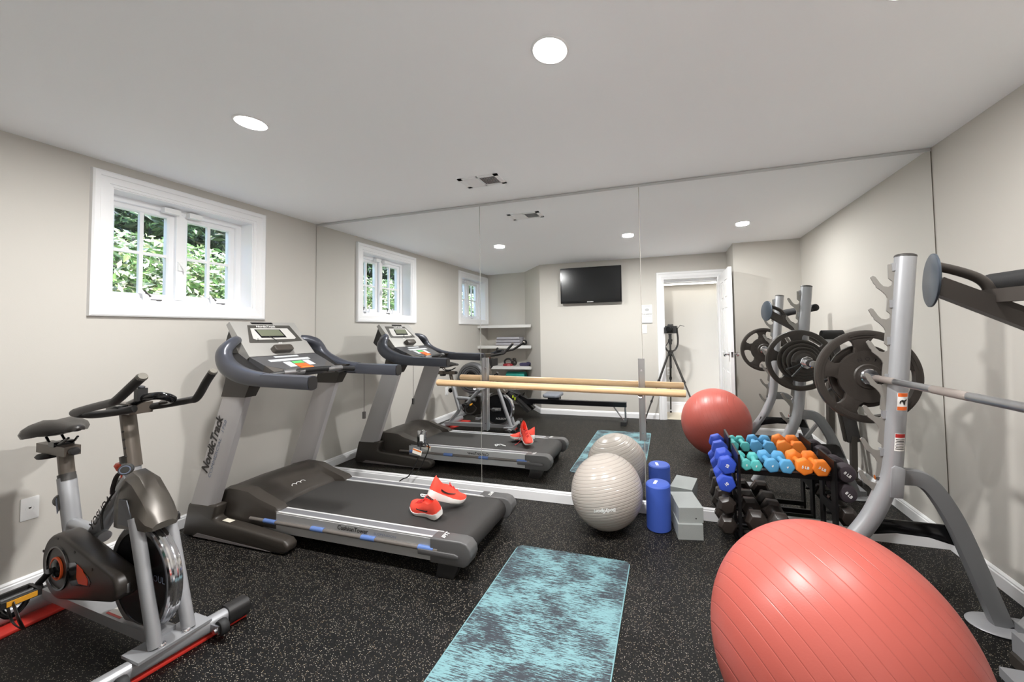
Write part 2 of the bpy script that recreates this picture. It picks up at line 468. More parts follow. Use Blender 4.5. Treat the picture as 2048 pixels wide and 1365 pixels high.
for xx0, xx1 in ((3.704, 3.713), (3.733, 3.742)):                     # stiles and rails stand proud of the panels
    b.box(xx0, xx1, y0, cols[0][0], .012, DZ-.008); b.box(xx0, xx1, cols[0][1], cols[1][0], .012, DZ-.008); b.box(xx0, xx1, cols[1][1], y1, .012, DZ-.008)
    for c in cols:
        zz = [.012] + [z for r in rows for z in r] + [DZ-.008]
        for k in range(0, len(zz), 2): b.box(xx0, xx1, c[0], c[1], zz[k], zz[k+1])
        for r in rows: b.box(xx0 if xx0 < 3.71 else 3.732, xx1-.002 if xx0 > 3.71 else 3.714, c[0]+.03, c[1]-.03, r[0]+.03, r[1]-.03, .004)
struct('door_leaf', b, TRIM, parent=door)
b = MB(); ky, kz = y1-.06, .93
for sx in (-1, 1):
    b.lathe([(0, .001), (.030, .001), (.030, .006), (.012, .010), (.010, .028), (.024, .036), (.028, .050), (.022, .062), (0, .066)], (3.723+sx*.019, ky, kz), (sx, 0, 0), 24)
b.box(3.713, 3.733, y1-.002, y1+.002, kz-.03, kz+.03)
struct('door_knob', b, CHROME, parent=door, smooth=40)
# windows
def window(n, ylo, yhi, glass_open):
    root = thing('window_%d' % n, loc=(0, (ylo+yhi)/2, WZ0), kind='structure')
    b = MB(); frame(b, ylo, yhi, WZ0, WZ1, [(-.002, 0), (-.002, .012), (.012, .014), (.014, .019), (.048, .020), (.052, .026), (.072, .027), (.080, .022), (.082, 0)])
    struct('window_casing', b, TRIM, parent=root)
    b = MB(); frame(b, ylo, yhi, WZ0, WZ1, [(-.008, -.22), (-.008, .004), (.002, .004), (.002, -.22)])       # liner of the deep reveal
    struct('window_jamb', b, TRIM, parent=root)
    b = MB(); ym = (ylo+yhi)/2-.003
    fx0, fx1 = -.20, -.115
    frame(b, ylo, yhi, WZ0, WZ1, [(-.042, fx0), (-.042, fx1-.006), (-.038, fx1), (-.007, fx1), (-.007, fx0)]); b.box(fx0, fx1+.006, ym-.022, ym+.022, WZ0+.041, WZ1-.041)
    struct('window_frame', b, TRIM, parent=root)
    z0, z1 = WZ0+.042, WZ1-.042
    for k, (s0, s1) in enumerate(((ylo+.042, ym-.022), (ym+.022, yhi-.042))):
        b = MB(); t = .032; gx = -.155
        frame(b, s0, s1, z0, z1, [(-t, -.02), (-t, .012), (-t+.008, .02), (0, .02), (0, -.02)], gx)
        sm = (s0+s1)/2; zm = (z0+z1)/2
        b.box(gx-.010, gx+.012, sm-.009, sm+.009, z0+t, z1-t); b.box(gx-.009, gx+.011, s0+t, s1-t, zm-.009, zm+.009)
        sash = struct('sash', b, TRIM, parent=root)
        b = MB(); b.box(gx-.003, gx+.001, s0+t-.004, s1-t+.004, z0+t-.004, z1-t+.004); struct('pane', b, GLASS, parent=sash)
        b = MB()                                                      # crank operator on the sill rail
        b.box(-.118, -.090, sm-.03, sm+.05, WZ0+.010, WZ0+.030, .006)
        b.tube([(-.100, sm+.0, WZ0+.03), (-.100, sm-.005, WZ0+.075), (-.108, sm-.012, WZ0+.09)], .007, 10)
        struct('window_crank', b, WHITE, parent=root, smooth=40)
        b = MB(); b.box(-.114, -.106, sm+.035, sm+.085, WZ0+.031, WZ0+.037); b.tube([(-.150, sm+.02, WZ0+.09), (-.135, sm+.045, WZ0+.055)], .006, 8)
        struct('crank_arm', b, DGREY, parent=root)
        b = MB(); b.box(-.115, -.075, (ym-.10 if k == 0 else ym+.03), (ym-.02 if k == 0 else ym+.10), WZ1-.052, WZ1-.020, .008); struct('window_lock_cover', b, WHITE, parent=root)
    b = MB(); b.box(-.110, -.098, ym-.014, ym+.010, (z0+z1)/2-.09, (z0+z1)/2-.03, .004); b.tube([(-.10, ym-.006, (z0+z1)/2-.04), (-.085, ym+.008, (z0+z1)/2-.075), (-.085, ym+.014, (z0+z1)/2-.10)], .006, 8)
    struct('window_latch', b, WHITE, parent=root, smooth=40)
window(1, *WIN[0], True); window(2, *WIN[1], True)
# metal channel along the top of the mirror and the three mirror panes
b = MB(); b.box(.004, W-.004, -.008, 0, H-.020, H-.003); struct('trim_2', b, mat('mirror_channel', (205, 206, 206), .3, .6))
for x0, x1, lab in ((.006, 1.647, 'tall wall mirror pane in the left corner, reflecting the treadmill console'),
                    (1.6515, 2.8675, 'tall middle wall mirror pane reflecting the wall-mounted television'),
                    (2.8720, W-.006, 'tall right wall mirror pane reflecting the open doorway and squat rack')):
    b = MB(); b.box(x0, x1, -.006, -.0005, .083, H-.020); b.solid('mirror_pane', MIRROR, ((x0+x1)/2, 0, .083), lab, 'mirror', 'mirror panes on the wall', smooth=0)
b = MB(); b.box(W-.006, W-.001, -.004, 0, .083, H-.02); struct('trim_3', b, mat('mirror_edge_dark', (92, 86, 76), .6))
b = MB(); b.box(.0015, .006, -.004, 0, .083, H-.02); b.box(1.647, 1.6515, -.004, -.0004, .083, H-.02); struct('trim_4', b, mat('mirror_seam_grey', (150, 150, 146), .5))
# ------------------------------------------------------------------ garden outside the windows
def leaves(name, n, box, size, cols, seed, label=None):
    rng = np.random.default_rng(seed)
    lo, hi = np.array(box[0]), np.array(box[1])
    c = lo+(hi-lo)*rng.random((n, 3))
    th = rng.random(n)*2*np.pi; ph = np.arccos(2*rng.random(n)-1); a = np.stack([np.sin(ph)*np.cos(th), np.sin(ph)*np.sin(th), np.cos(ph)*.7], 1)
    t = rng.normal(size=(n, 3)); bb = np.cross(a, t); bb /= np.linalg.norm(bb, axis=1)[:, None]; a /= np.linalg.norm(a, axis=1)[:, None]
    s = size*(.6+.8*rng.random(n))[:, None]
    nn = np.cross(a, bb)
    P = np.stack([c-a*s, c-bb*s*.38+nn*s*.1, c+a*s, c+bb*s*.38+nn*s*.1], 1).reshape(-1, 3)
    me = bpy.data.meshes.new(name)
    me.from_pydata(P.tolist(), [], np.arange(n*4).reshape(n, 4).tolist())
    m = bpy.data.materials.new(name+'_leaf'); m.use_nodes = True
    N = m.node_tree.nodes; L = m.node_tree.links; p = N['Principled BSDF']
    g = N.new('ShaderNodeNewGeometry'); r = N.new('ShaderNodeValToRGB'); L.new(g.outputs['Random Per Island'], r.inputs[0])
    e = r.color_ramp.elements
    e[0].color = rgb(*cols[0]); e[1].color = rgb(*cols[-1])
    for k, cc in enumerate(cols[1:-1]):
        q = e.new((k+1)/(len(cols)-1)); q.color = rgb(*cc)
    L.new(r.outputs[0], p.inputs['Base Color']); p.inputs['Roughness'].default_value = .4
    me.materials.append(m)
    o = bpy.data.objects.new(name, me); COL.objects.link(o); o['kind'] = 'stuff'
    return o
leaves('shrub_foliage', 42000, ((-1.75, -5.2, 1.30), (-.75, .9, 2.02)), .034, [(54, 86, 44), (110, 150, 84), (160, 196, 122), (226, 234, 220), (130, 168, 92), (236, 226, 196), (214, 226, 226)], 3)  # near-white leaf colours paint in the blown highlights on the foliage
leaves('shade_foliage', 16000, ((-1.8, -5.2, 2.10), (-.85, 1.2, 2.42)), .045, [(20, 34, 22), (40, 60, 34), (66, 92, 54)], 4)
leaves('groundcover_foliage', 14000, ((-1.4, -5.2, 1.12), (-.55, .9, 1.22)), .045, [(62, 84, 92), (104, 128, 138), (40, 56, 66), (140, 166, 160)], 5)
SOIL = mat('soil', (58, 52, 44), .95, bump=.6, bscale=30, var=.3)
b = MB(); b.box(-6, -.22, -6, 3, .9, 1.08); struct('ground_outside', b, SOIL)
b = MB(); b.box(-2.6, -2.3, -6, 3, 1.0, 2.7); struct('hedge_backdrop', b, mat('dark_hedge', (34, 46, 30), .9, bump=1, bscale=40, var=.6, vscale=12))

# ------------------------------------------------------------------ ceiling lamps and vent
LENS = emis('lamp_lens', (1, .985, .95, 1), 14)
def ceiling_light(x, y, label, power=1.0):
    t = thing('ceiling_light', label, 'ceiling light', (x, y, H), group='recessed ceiling lights')
    b = MB(); b.lathe([(.058, .004), (.058, -.002), (.061, -.005), (.066, -.004), (.068, 0), (.068, .004)], (x, y, H), (0, 0, 1), 48, closed=True); b.part('trim_ring', TRIM, t, 60)
    b = MB(); b.lathe([(.059, -.001), (.052, -.006), (.03, -.011), (0, -.013)], (x, y, H), (0, 0, 1), 40); b.part('lens', LENS, t, 60)
    d = bpy.data.lights.new('ceiling_lamp', 'AREA'); d.shape = 'DISK'; d.size = .11; d.energy = LAMP_W*power; d.color = (1, .99, .975); d.spread = PI
    o = bpy.data.objects.new('ceiling_lamp', d); COL.objects.link(o); o.location = (x, y, H-.016)
ceiling_light(1.18, -1.325, 'recessed ceiling light nearest the window wall', .80)
ceiling_light(2.66, -1.33, 'recessed ceiling light above the yoga mat, middle of the row', 1.15)
ceiling_light(3.75, -1.27, 'recessed ceiling light over the squat rack, seen only in the mirror', .38)
d = bpy.data.lights.new('hall_lamp', 'AREA'); d.shape = 'RECTANGLE'; d.size = 1.6; d.size_y = .2; d.energy = HALL_W; d.color = (1, .97, .92)
o = bpy.data.objects.new('hall_lamp', d); COL.objects.link(o); o.location = (3.3, -2.95, 1.868)
v = thing('ceiling_vent', 'white louvred air vent in the ceiling in front of the mirror', 'vent', (1.88, -.39, H))
x0, x1, y0, y1 = 1.74, 2.025, -.468, -.315
b = MB()
b.box(x0, x1, y0, y0+.022, H-.006, H, .002); b.box(x0, x1, y1-.022, y1, H-.006, H, .002); b.box(x0, x0+.03, y0, y1, H-.006, H, .002); b.box(x1-.03, x1, y0, y1, H-.006, H, .002)
xm = (x0+x1)/2-.004
b.box(xm-.004, xm+.004, y0, y1, H-.006, H); b.part('vent_frame', TRIM, v, 30)
b = MB(); b.box(x0+.025, x1-.025, y0+.018, y1-.018, H-.0015, H-.0005); b.part('vent_duct', mat('duct_dark', (40, 38, 36), .8), v, 0)
for side, ang in ((0, -38), (1, 38)):
    b = MB()
    a0, a1 = (x0+.032, xm-.006) if side == 0 else (xm+.006, x1-.032)
    for k in range(11):
        xx = a0+(a1-a0)*(k+.5)/11
        b.box(-.0062, .0062, y0+.02, y1-.02, -.0005, .0005, mtx=Matrix.Translation((xx, 0, H-.005)) @ Matrix.Rotation(R(ang), 4, 'Y'))
    b.part('louvres', TRIM, v, 0)

# ================================================================== treadmill
def build_treadmill():
    YM = -.650; N_, F_ = -.955, -.345           # near and far post centre lines
    t = thing('treadmill', 'large silver and charcoal treadmill with console, in the corner by the window', 'treadmill', (1.1, YM, 0))
    # --- deck
    b = MB(); b.box(.72, 1.98, -.855, -.430, .125, .186, .004); b.part('walking_belt', mat('running_belt', (50, 48, 47), .6, bump=.12, bscale=320), t)
    b = MB()
    prof = [(1.93, .187)] + [(1.985+.062*math.cos(a), .125+.062*math.sin(a)) for a in [R(x) for x in range(90, -91, -20)]] + [(1.93, .063)]
    b.prism(prof, (0, -.853, 0), (1, 0, 0), (0, 0, 1), (0, .421, 0)); b.part('rear_roller_belt', MATS['running_belt'], t, 60)
    for name, ya, yb, s in (('side_rail', -.915, -.850, -1), ('side_rail', -.370, -.435, 1)):
        lo, hi = min(ya, yb), max(ya, yb)
        b = MB(); b.prism([(lo, .075), (hi, .075), (hi, .189), (lo+.006, .189), (lo, .183)] if s < 0 else [(lo, .075), (hi, .075), (hi, .183), (hi-.006, .189), (lo, .189)], (.70, 0, 0), (0, 1, 0), (0, 0, 1), (1.20, 0, 0))
        rail = b.part(name, GREYALU, t, 30)
        b = MB(); b.box(.72, 1.89, lo+.012, hi-.010, .188, .1905); b.part('tread_strip', mat('rail_grip_grey', (112, 112, 116), .55), rail, 0)
        b = MB(); e0, e1 = (lo+.001, lo+.013) if s < 0 else (hi-.013, hi-.001); f0, f1 = (hi-.011, hi-.001) if s < 0 else (lo+.001, lo+.011)
        b.box(.72, 1.89, e0, e1, .1885, .1915); b.box(.72, 1.89, f0, f1, .1885, .1915); b.part('rail_edge', LIGHTALU, rail, 0)
        yo = lo if s < 0 else hi
        b = MB(); b.tube([(.60, yo-.004*-s, .133), (1.90, yo-.004*-s, .133)], .0105, 10); b.part('cushion_rod', mat('rod_brown_grey', (104, 98, 93), .4), rail)
        for xx in (.76, 1.12, 1.47, 1.83):
            b = MB(); b.tube([(xx-.045, yo+.002*s, .133), (xx+.045, yo+.002*s, .133)], .0135, 12); b.part('cushion', BLUEPAD, rail)
        b = MB()
        if s < 0:
            b.text('CushionTower', .034, (1.255, yo-.0005, .163), (1, 0, 0), (0, 0, 1), .0006, .2, 'LEFT'); b.part('lettering', INK, rail, 0)
            b = MB(); b.text('SUSPENSION', .018, (1.50, yo-.0005, .161), (1, 0, 0), (0, 0, 1), 0, .2, 'LEFT', 1.4); b.part('sub_lettering', BLUEINK, rail, 0)
        else:
            b.text('CushionTower', .034, (1.52, yo+.0005, .163), (-1, 0, 0), (0, 0, 1), .0006, .2, 'LEFT'); b.part('lettering', INK, rail, 0)
    b = MB(); b.box(.55, 1.90, -.905, -.380, .070, .122, .004); b.part('deck_frame', mat('frame_black', (26, 25, 25), .5), t)
    for s, ya, yb in ((-1, -.925, -.852), (1, -.433, -.360)):
        b = MB()
        prof = [(1.855, .070), (1.855, .192), (2.03, .194), (2.062, .186), (2.085, .160), (2.090, .130), (2.075, .09), (2.05, .07)]
        b.prism(prof, (0, ya, 0), (1, 0, 0), (0, 0, 1), (0, yb-ya, 0), .008, 3); cap = b.part('end_cap', mat('cap_grey', (92, 91, 91), .4, .1), t)
        yo = ya if s < 0 else yb
        b = MB(); b.prism([(1.79, .108), (1.79, .135), (2.0, .135), (2.022, .128), (2.022, .115), (2.0, .108)], (0, yo-.010 if s < 0 else yo, 0), (1, 0, 0), (0, 0, 1), (0, .010, 0), .004); b.part('cap_trim', MATS['cap_grey'], cap)
        b = MB(); b.text('iFIT', .034, (1.925, (ya+yb)/2, .195), (0, 1, 0) if s < 0 else (0, -1, 0), (-1, 0, 0) if s < 0 else (1, 0, 0), .0008, .2, lift=.0015); b.part('lettering', WHITEINK, cap, 0)
        b = MB(); yy = ya+.005 if s < 0 else yb-.055
        b.prism([(1.885, .002), (1.90, .075), (2.02, .075), (1.985, .002)], (0, yy, 0), (1, 0, 0), (0, 0, 1), (0, .05, 0), .005); b.part('rear_foot', BLACK, t)
    # --- motor hood
    def hood(y, x0, zt, xe, ze, dz):
        return [(x0, y, .095), (x0+.03, y, zt-.09), (x0+.15, y, zt-.02), (.40, y, zt), (.46, y, zt), (.56, y, zt-.02+dz), (.64, y, zt-.05+dz), (xe-.02, y, ze+.018), (xe, y, ze), (xe, y, .095)]
    b = MB(); b.loft([hood(-.918, .22, .262, .80, .180, .012), hood(-.908, .19, .284, .808, .194, .014), hood(-.85, .17, .290, .808, .194, .018), hood(-.835, .17, .285, .735, .188, -.004),
                      hood(-.65, .16, .288, .71, .187, -.008), hood(-.46, .17, .285, .735, .188, -.004), hood(-.445, .17, .290, .808, .194, .018), hood(-.385, .19, .284, .808, .194, .014), hood(-.372, .22, .262, .80, .180, .012)])
    hd = b.part('motor_hood', TMBROWN, t, 50)
    b = MB(); lx, lz = .632, .232
    sl = V(-.30, 0, .20).normalized()
    for dy in (-.030, 0, .030): b.lathe([(.0135, 0), (.016, 0), (.016, .0015), (.0135, .0015)], (lx, -.645+dy, lz), (.55, 0, .83), 20, closed=True)
    b.box(lx-.001, lx+.001, -.69, -.60, lz-.004, lz-.002); b.part('emblem', WHITEINK, hd)
    # --- feet, posts
    for s, yc in ((-1, N_), (1, F_)):
        ya, yb = yc-.033, yc+.033
        b = MB(); b.prism([(.172, .205), (.42, .215), (.392, .135), (.43, .122), (.60, .112), (.955, .082), (.985, .055), (.975, .020), (.94, .006), (.14, .006), (.120, .016)], (0, ya, 0), (1, 0, 0), (0, 0, 1), (0, .066, 0), .014, 3)
        ft = b.part('base_foot', TMBROWN, t, 40)
        b = MB(); yo = ya-.001 if s < 0 else yb
        b.prism([(.22, .012), (.26, .036), (.80, .016), (.86, .012)], (0, yo, 0), (1, 0, 0), (0, 0, 1), (0, .0015, 0)); b.part('foot_strip', mat('strip_grey', (128, 122, 122), .45, .2), ft, 0)
        for xx in (.14, .93):
            b = MB(); b.cyl((xx, yc, .002), (xx, yc, .012), .018); b.part('foot_pad', RUBBER, ft)
        if s < 0:
            b = MB(); b.box(-.032, .032, -.014, .014, -.0008, .0008, mtx=Matrix.Translation((.475, yc, .1215)) @ Matrix.Rotation(R(4), 4, 'Y')); b.part('sticker', mat('cream_sticker', (232, 226, 208), .5), ft, 0)
        def quad(x0, x1, z):
            return [(x0+.012, yc-.028, z), (x0, yc-.020, z), (x0, yc+.020, z), (x0+.012, yc+.028, z), (x1-.035, yc+.030, z), (x1, yc+.016, z), (x1, yc-.016, z), (x1-.035, yc-.030, z)]
        b = MB(); b.loft([quad(.176, .375, .195), quad(.468, .652, .93)]); ps = b.part('post', POSTSIL, t, 30)
        yo = yc-.029 if s < 0 else yc+.029
        d = V(.286, 0, .735).normalized(); up = V(-d.z, 0, d.x)
        b = MB(); b.text('NordicTrack', .080, V(.392, yo, .565)+up*.020, d*(1 if s < 0 else -1), up*(1 if s < 0 else -1), .0026, .22, xs=.86); b.part('lettering', INK, ps, 0)
        b = MB(); b.text('COMMERCIAL', .032, V(.392, yo, .565)-up*.031-d*.062*(1 if s < 0 else -1)*(1 if s < 0 else -1), d*(1 if s < 0 else -1), up*(1 if s < 0 else -1), 0, .1, xs=1.3); b.part('sub_lettering', BLUEINK, ps, 0)
        b = MB(); b.text('1750', .032, V(.392, yo, .565)-up*.031+d*.142, d*(1 if s < 0 else -1), up*(1 if s < 0 else -1), 0, .1, xs=1.3); b.part('sub_lettering', BLUEINK, ps, 0)
        def q2(x0, x1, z, e): return [(x0, yc-.033-e, z), (x0, yc+.033+e, z), (x1, yc+.033+e, z), (x1, yc-.033-e, z)]
        b = MB(); b.loft([q2(.445, .640, .865, -.002), q2(.480, .690, .95, .002), q2(.50, .745, 1.005, .006)]); b.part('post_collar', TMBROWN, t, 25)
        # handrail arm: straight grip, sweeping up and round to the back of the console
        yg = -.984 if s < 0 else -.316
        k = yc-yg; sg = -s
        pts = [(.80, yg, .972), (.70, yg+.002*sg, .980), (.60, yg+.0*sg, 1.000), (.50, yg+.004*sg, 1.04), (.445, yg+.012*sg, 1.085), (.425, yg+.022*sg, 1.13), (.420, yg+.045*sg, 1.165), (.40, yg+.08*sg, 1.185), (.36, yg+.12*sg, 1.19), (.32, yg+.17*sg, 1.185)]
        b = MB(); b.tube(spline(pts, 6), [.031+.006*math.sin(PI*min(1, i/40)) for i in range(len(spline(pts, 6)))], 18, flat=1.4, up=(0, 0, 1), square=.4); arm = b.part('handrail', GUN, t, 50)
        b = MB(); b.tube(spline([(.795, yg, .971), (1.0, yg, .966), (1.152, yg, .962)], 4), .032, 20, flat=1.32, up=(0, 0, 1), square=.45); gp = b.part('hand_grip', GUN, arm, 50)
        b = MB(); b.tube([(1.150, yg, .962), (1.158, yg, .962)], .028, 20, flat=1.32, square=.45); b.part('grip_end', BLACK, arm, 50)
        # inner web between arm and console
        b = MB(); b.loft([[(.44, yg+.02*sg, 1.06), (.44, yg+.02*sg, 1.12), (.60, yg+.02*sg, 1.02), (.72, yg+.02*sg, .96)], [(.40, yg+.14*sg, 1.04), (.38, yg+.14*sg, 1.12), (.62, yg+.12*sg, 1.0), (.74, yg+.12*sg, .95)]]); b.part('arm_web', BLACK, t, 30)
    # --- console
    cy0, cy1 = -.868, -.425
    n = V(.815, 0, .58).normalized()                                     # face normal of the raised panel
    top, bot = V(.300, 0, 1.322), V(.497, 0, 1.095)
    e = (bot-top).normalized()
    L_ = (bot-top).length
    b = MB(); b.loft([[V(top.x, y0, top.z)+n*d for y0, d in ((cy0+.008, 0), (cy0+.008, -.035), (cy1-.008, -.035), (cy1-.008, 0))], [V(bot.x, y0, bot.z)+n*d for y0, d in ((cy0, 0), (cy0, -.07), (cy1, -.07), (cy1, 0))]])
    cs = b.part('console_panel', CONS_GREY, t, 30)
    def onp(u, y, lift=0.): return V(top.x, y, top.z)+e*(u*L_)+n*lift
    def pol(name, poly, m, lift, par, th=.002):
        b = MB(); pts = [onp(u, y, lift) for u, y in poly]
        b.loft([[p for p in pts], [p-n*th for p in pts]]); return b.part(name, m, par, 20)
    pol('display_surround', [(.10, cy0+.10), (.10, cy1-.06), (.60, cy1-.035), (.64, (cy0+cy1)/2), (.62, cy0+.055), (.6, cy0+.05)], mat('console_dark', (70, 68, 64), .4), .0015, cs)
    pol('display_face', [(.20, cy0+.105), (.20, cy1-.09), (.50, cy1-.07), (.54, cy1-.085), (.54, cy0+.10), (.50, cy0+.085)], mat('console_light', (192, 190, 186), .4), .003, cs)
    pol('display_bezel', [(.235, -.745), (.235, -.575), (.49, -.56), (.49, -.73)], GLOSSB, .0042, cs)
    pol('display_screen', [(.25, -.735), (.25, -.585), (.44, -.573), (.44, -.725)], mat('lcd_grey_green', (112, 116, 98), .2), .0054, cs)
    pol('top_vent', [(.015, -.74), (.015, -.60), (.065, -.595), (.065, -.735)], GLOSSB, .002, cs)
    b = MB(); b.text('NordicTrack', .024, onp(.15, -.66, .003), (0, 1, 0), -e, .0003, .15); b.part('lettering', WHITEINK, cs, 0)
    b = MB(); b.text('iFIT', .018, onp(.66, -.63, .002), (0, 1, 0), -e, .0003, .15); b.part('badge_lettering', WHITEINK, cs, 0)
    b = MB(); b.tube([onp(.50, -.755, .004), onp(.58, -.765, .004)], .0016, 6); b.part('earphone_wire', INK, cs)
    b = MB(); b.tube([onp(.46, -.68, .007), onp(.53, -.655, .005), onp(.60, -.645, .005)], .0022, 6); b.part('earphone_wire', INK, cs)
    b = MB(); b.prism(rrect(.125, .052, .016), V(.475, -.655, 1.128)-n*.015, (0, 1, 0), -e, n*.052, .008, 3); b.part('fan_vent', mat('vent_brown', (64, 58, 52), .4), cs)
    # back shell
    b = MB(); b.loft([[V(top.x+.0, y, top.z-.01)-n*.033 for y in (cy0+.03, cy1-.03)] + [V(top.x+.0, y, top.z-.12)-n*.11 for y in (cy1-.03, cy0+.03)], [V(bot.x, y, bot.z)-n*.065 for y in (cy0+.01, cy1-.01)] + [V(bot.x, y, bot.z-.02)-n*.13 for y in (cy1-.01, cy0+.01)]]); b.part('console_back', BLACK, t, 30)
    # key tray in front of the panel
    kt = V(.50, 0, 1.092); kb = V(.735, 0, .992); ke = (kb-kt).normalized(); kn = V(-ke.z, 0, ke.x); KL = (kb-kt).length
    if kn.z < 0: kn = -kn
    def onk(u, y, lift=0.): return V(kt.x, y, kt.z)+ke*(u*KL)+kn*lift
    b = MB(); b.loft([[onk(0, cy0, 0), onk(0, cy1, 0), onk(0, cy1, -.05), onk(0, cy0, -.05)], [onk(.5, cy0+.005, 0), onk(.5, cy1-.005, 0), onk(.5, cy1-.005, -.05), onk(.5, cy0+.005, -.05)], [onk(.78, -.79, 0), onk(.78, -.50, 0), onk(.78, -.50, -.04), onk(.78, -.79, -.04)], [onk(1, -.745, 0), onk(1, -.55, 0), onk(1, -.55, -.035), onk(1, -.745, -.035)]])
    tr = b.part('key_tray', mat('tray_grey', (82, 82, 84), .4, .1), t, 30)
    def key(name, u0, u1, ya, yb, m, lift=.003):
        b = MB(); b.loft([[onk(u0, ya, lift), onk(u0, yb, lift), onk(u1, yb, lift), onk(u1, ya, lift)], [onk(u0, ya, -.002), onk(u0, yb, -.002), onk(u1, yb, -.002), onk(u1, ya, -.002)]]); b.part(name, m, tr, 20)
    KEYW = mat('key_white', (200, 203, 205), .4)
    key('key_strip', .06, .14, -.735, -.575, KEYW); key('key_strip', .24, .36, -.80, -.53, KEYW)
    key('speed_key', .42, .72, -.735, -.690, KEYW); key('speed_key', .40, .70, -.600, -.555, KEYW)
    key('start_key', .42, .55, -.680, -.610, mat('green_key', (96, 190, 110), .4)); key('stop_key', .57, .75, -.682, -.608, ORANGE)
    key('safety_key', .80, 1.0, -.685, -.605, mat('bright_orange', (250, 120, 50), .4), .008)
    for ya, yb in ((-.862, -.765), (-.53, -.432)):                        # cup holder lips
        b = MB(); b.loft([[onk(.52, ya, 0), onk(.52, yb, 0), onk(.52, yb, -.05), onk(.52, ya, -.05)], [onk(.92, ya, -.004), onk(.92, yb, -.004), onk(.92, yb, -.05), onk(.92, ya, -.05)]]); b.part('cup_holder', mat('holder_brown', (84, 80, 76), .4), tr, 30)
    b = MB(); b.tube(spline([(.715, -.90, .985), (.745, -.84, .992), (.775, -.74, 1.000), (.785, -.645, 1.000), (.785, -.55, .995), (.80, -.45, .985), (.815, -.38, .975)], 5), .017, 14); br = b.part('pulse_bar', BLACK, t)
    for ya, yb, x0, x1, z in ((-.84, -.73, .747, .777, .996), (-.57, -.47, .785, .797, .991)):
        b = MB(); b.tube([(x0, ya, z), ((x0+x1)/2, (ya+yb)/2, z+.001), (x1, yb, z)], .0185, 14); b.part('pulse_sensor', STEEL, br)
    # safety cord hanging from the far handrail
    b = MB(); b.tube([(.815, -.285, .935), (.815, -.284, .80), (.815, -.284, .638)], .0016, 6); cd = b.part('safety_cord', INK, t)
    b = MB(); b.box(.806, .824, -.292, -.276, .588, .640, .003); b.part('clip', DGREY, cd)
build_treadmill()

# ------------------------------------------------------------------ treadmill power lead, outlet on the mirror
t = thing('power_outlet', 'mirrored wall outlet plate on the mirror behind the treadmill, with a plug in it', 'outlet', (1.115, -.006, .377))
b = MB(); b.prism(rrect(.082, .128, .004), (1.115, -.0065, .377), (1, 0, 0), (0, 0, 1), (0, -.004, 0), .001); b.part('cover_plate', mat('mirrored_plate', (205, 208, 212), .08, 1.), t, 30)
b = MB(); b.prism(rrect(.034, .070, .008), (1.118, -.0108, .377), (1, 0, 0), (0, 0, 1), (0, -.003, 0)); b.part('socket_face', WHITE, t, 30)
for zz in (.428, .326):
    b = MB(); b.cyl((1.118, -.0108, zz), (1.118, -.0125, zz), .004); b.part('screw', CHROME, t)
b = MB()
b.prism(rrect(.030, .034, .008), (1.118, -.0145, .345), (1, 0, 0), (0, 0, 1), (0, -.028, 0), .004)
pl = b.solid('power_lead', BLACK, (1.118, -.03, .345), 'black treadmill power cord with a warning tag, hanging down the mirror', 'cord')
b = MB(); b.tube(spline([(1.118, -.042, .34), (1.14, -.055, .315), (1.135, -.06, .27), (1.10, -.062, .20), (1.06, -.060, .13), (1.02, -.058, .085), (.965, -.045, .06), (.90, -.05, .02), (.80, -.09, .007), (.66, -.14, .007), (.50, -.21, .007)], 5), .0045, 8); b.part('cable', BLACK, pl)
b = MB(); b.box(-.042, .042, -.0008, .0008, -.020, .020, mtx=Matrix.Translation((1.115, -.064, .292)) @ Matrix.Rotation(R(14), 4, 'Y')); tg = b.part('warning_tag', mat('tag_cream', (240, 236, 226), .5), pl, 0)
b = MB(); b.box(-.040, .036, -.0012, .0012, .004, .016, mtx=Matrix.Translation((1.115, -.064, .292)) @ Matrix.Rotation(R(14), 4, 'Y')); b.part('tag_band', mat('tag_orange', (224, 120, 50), .5), tg, 0)

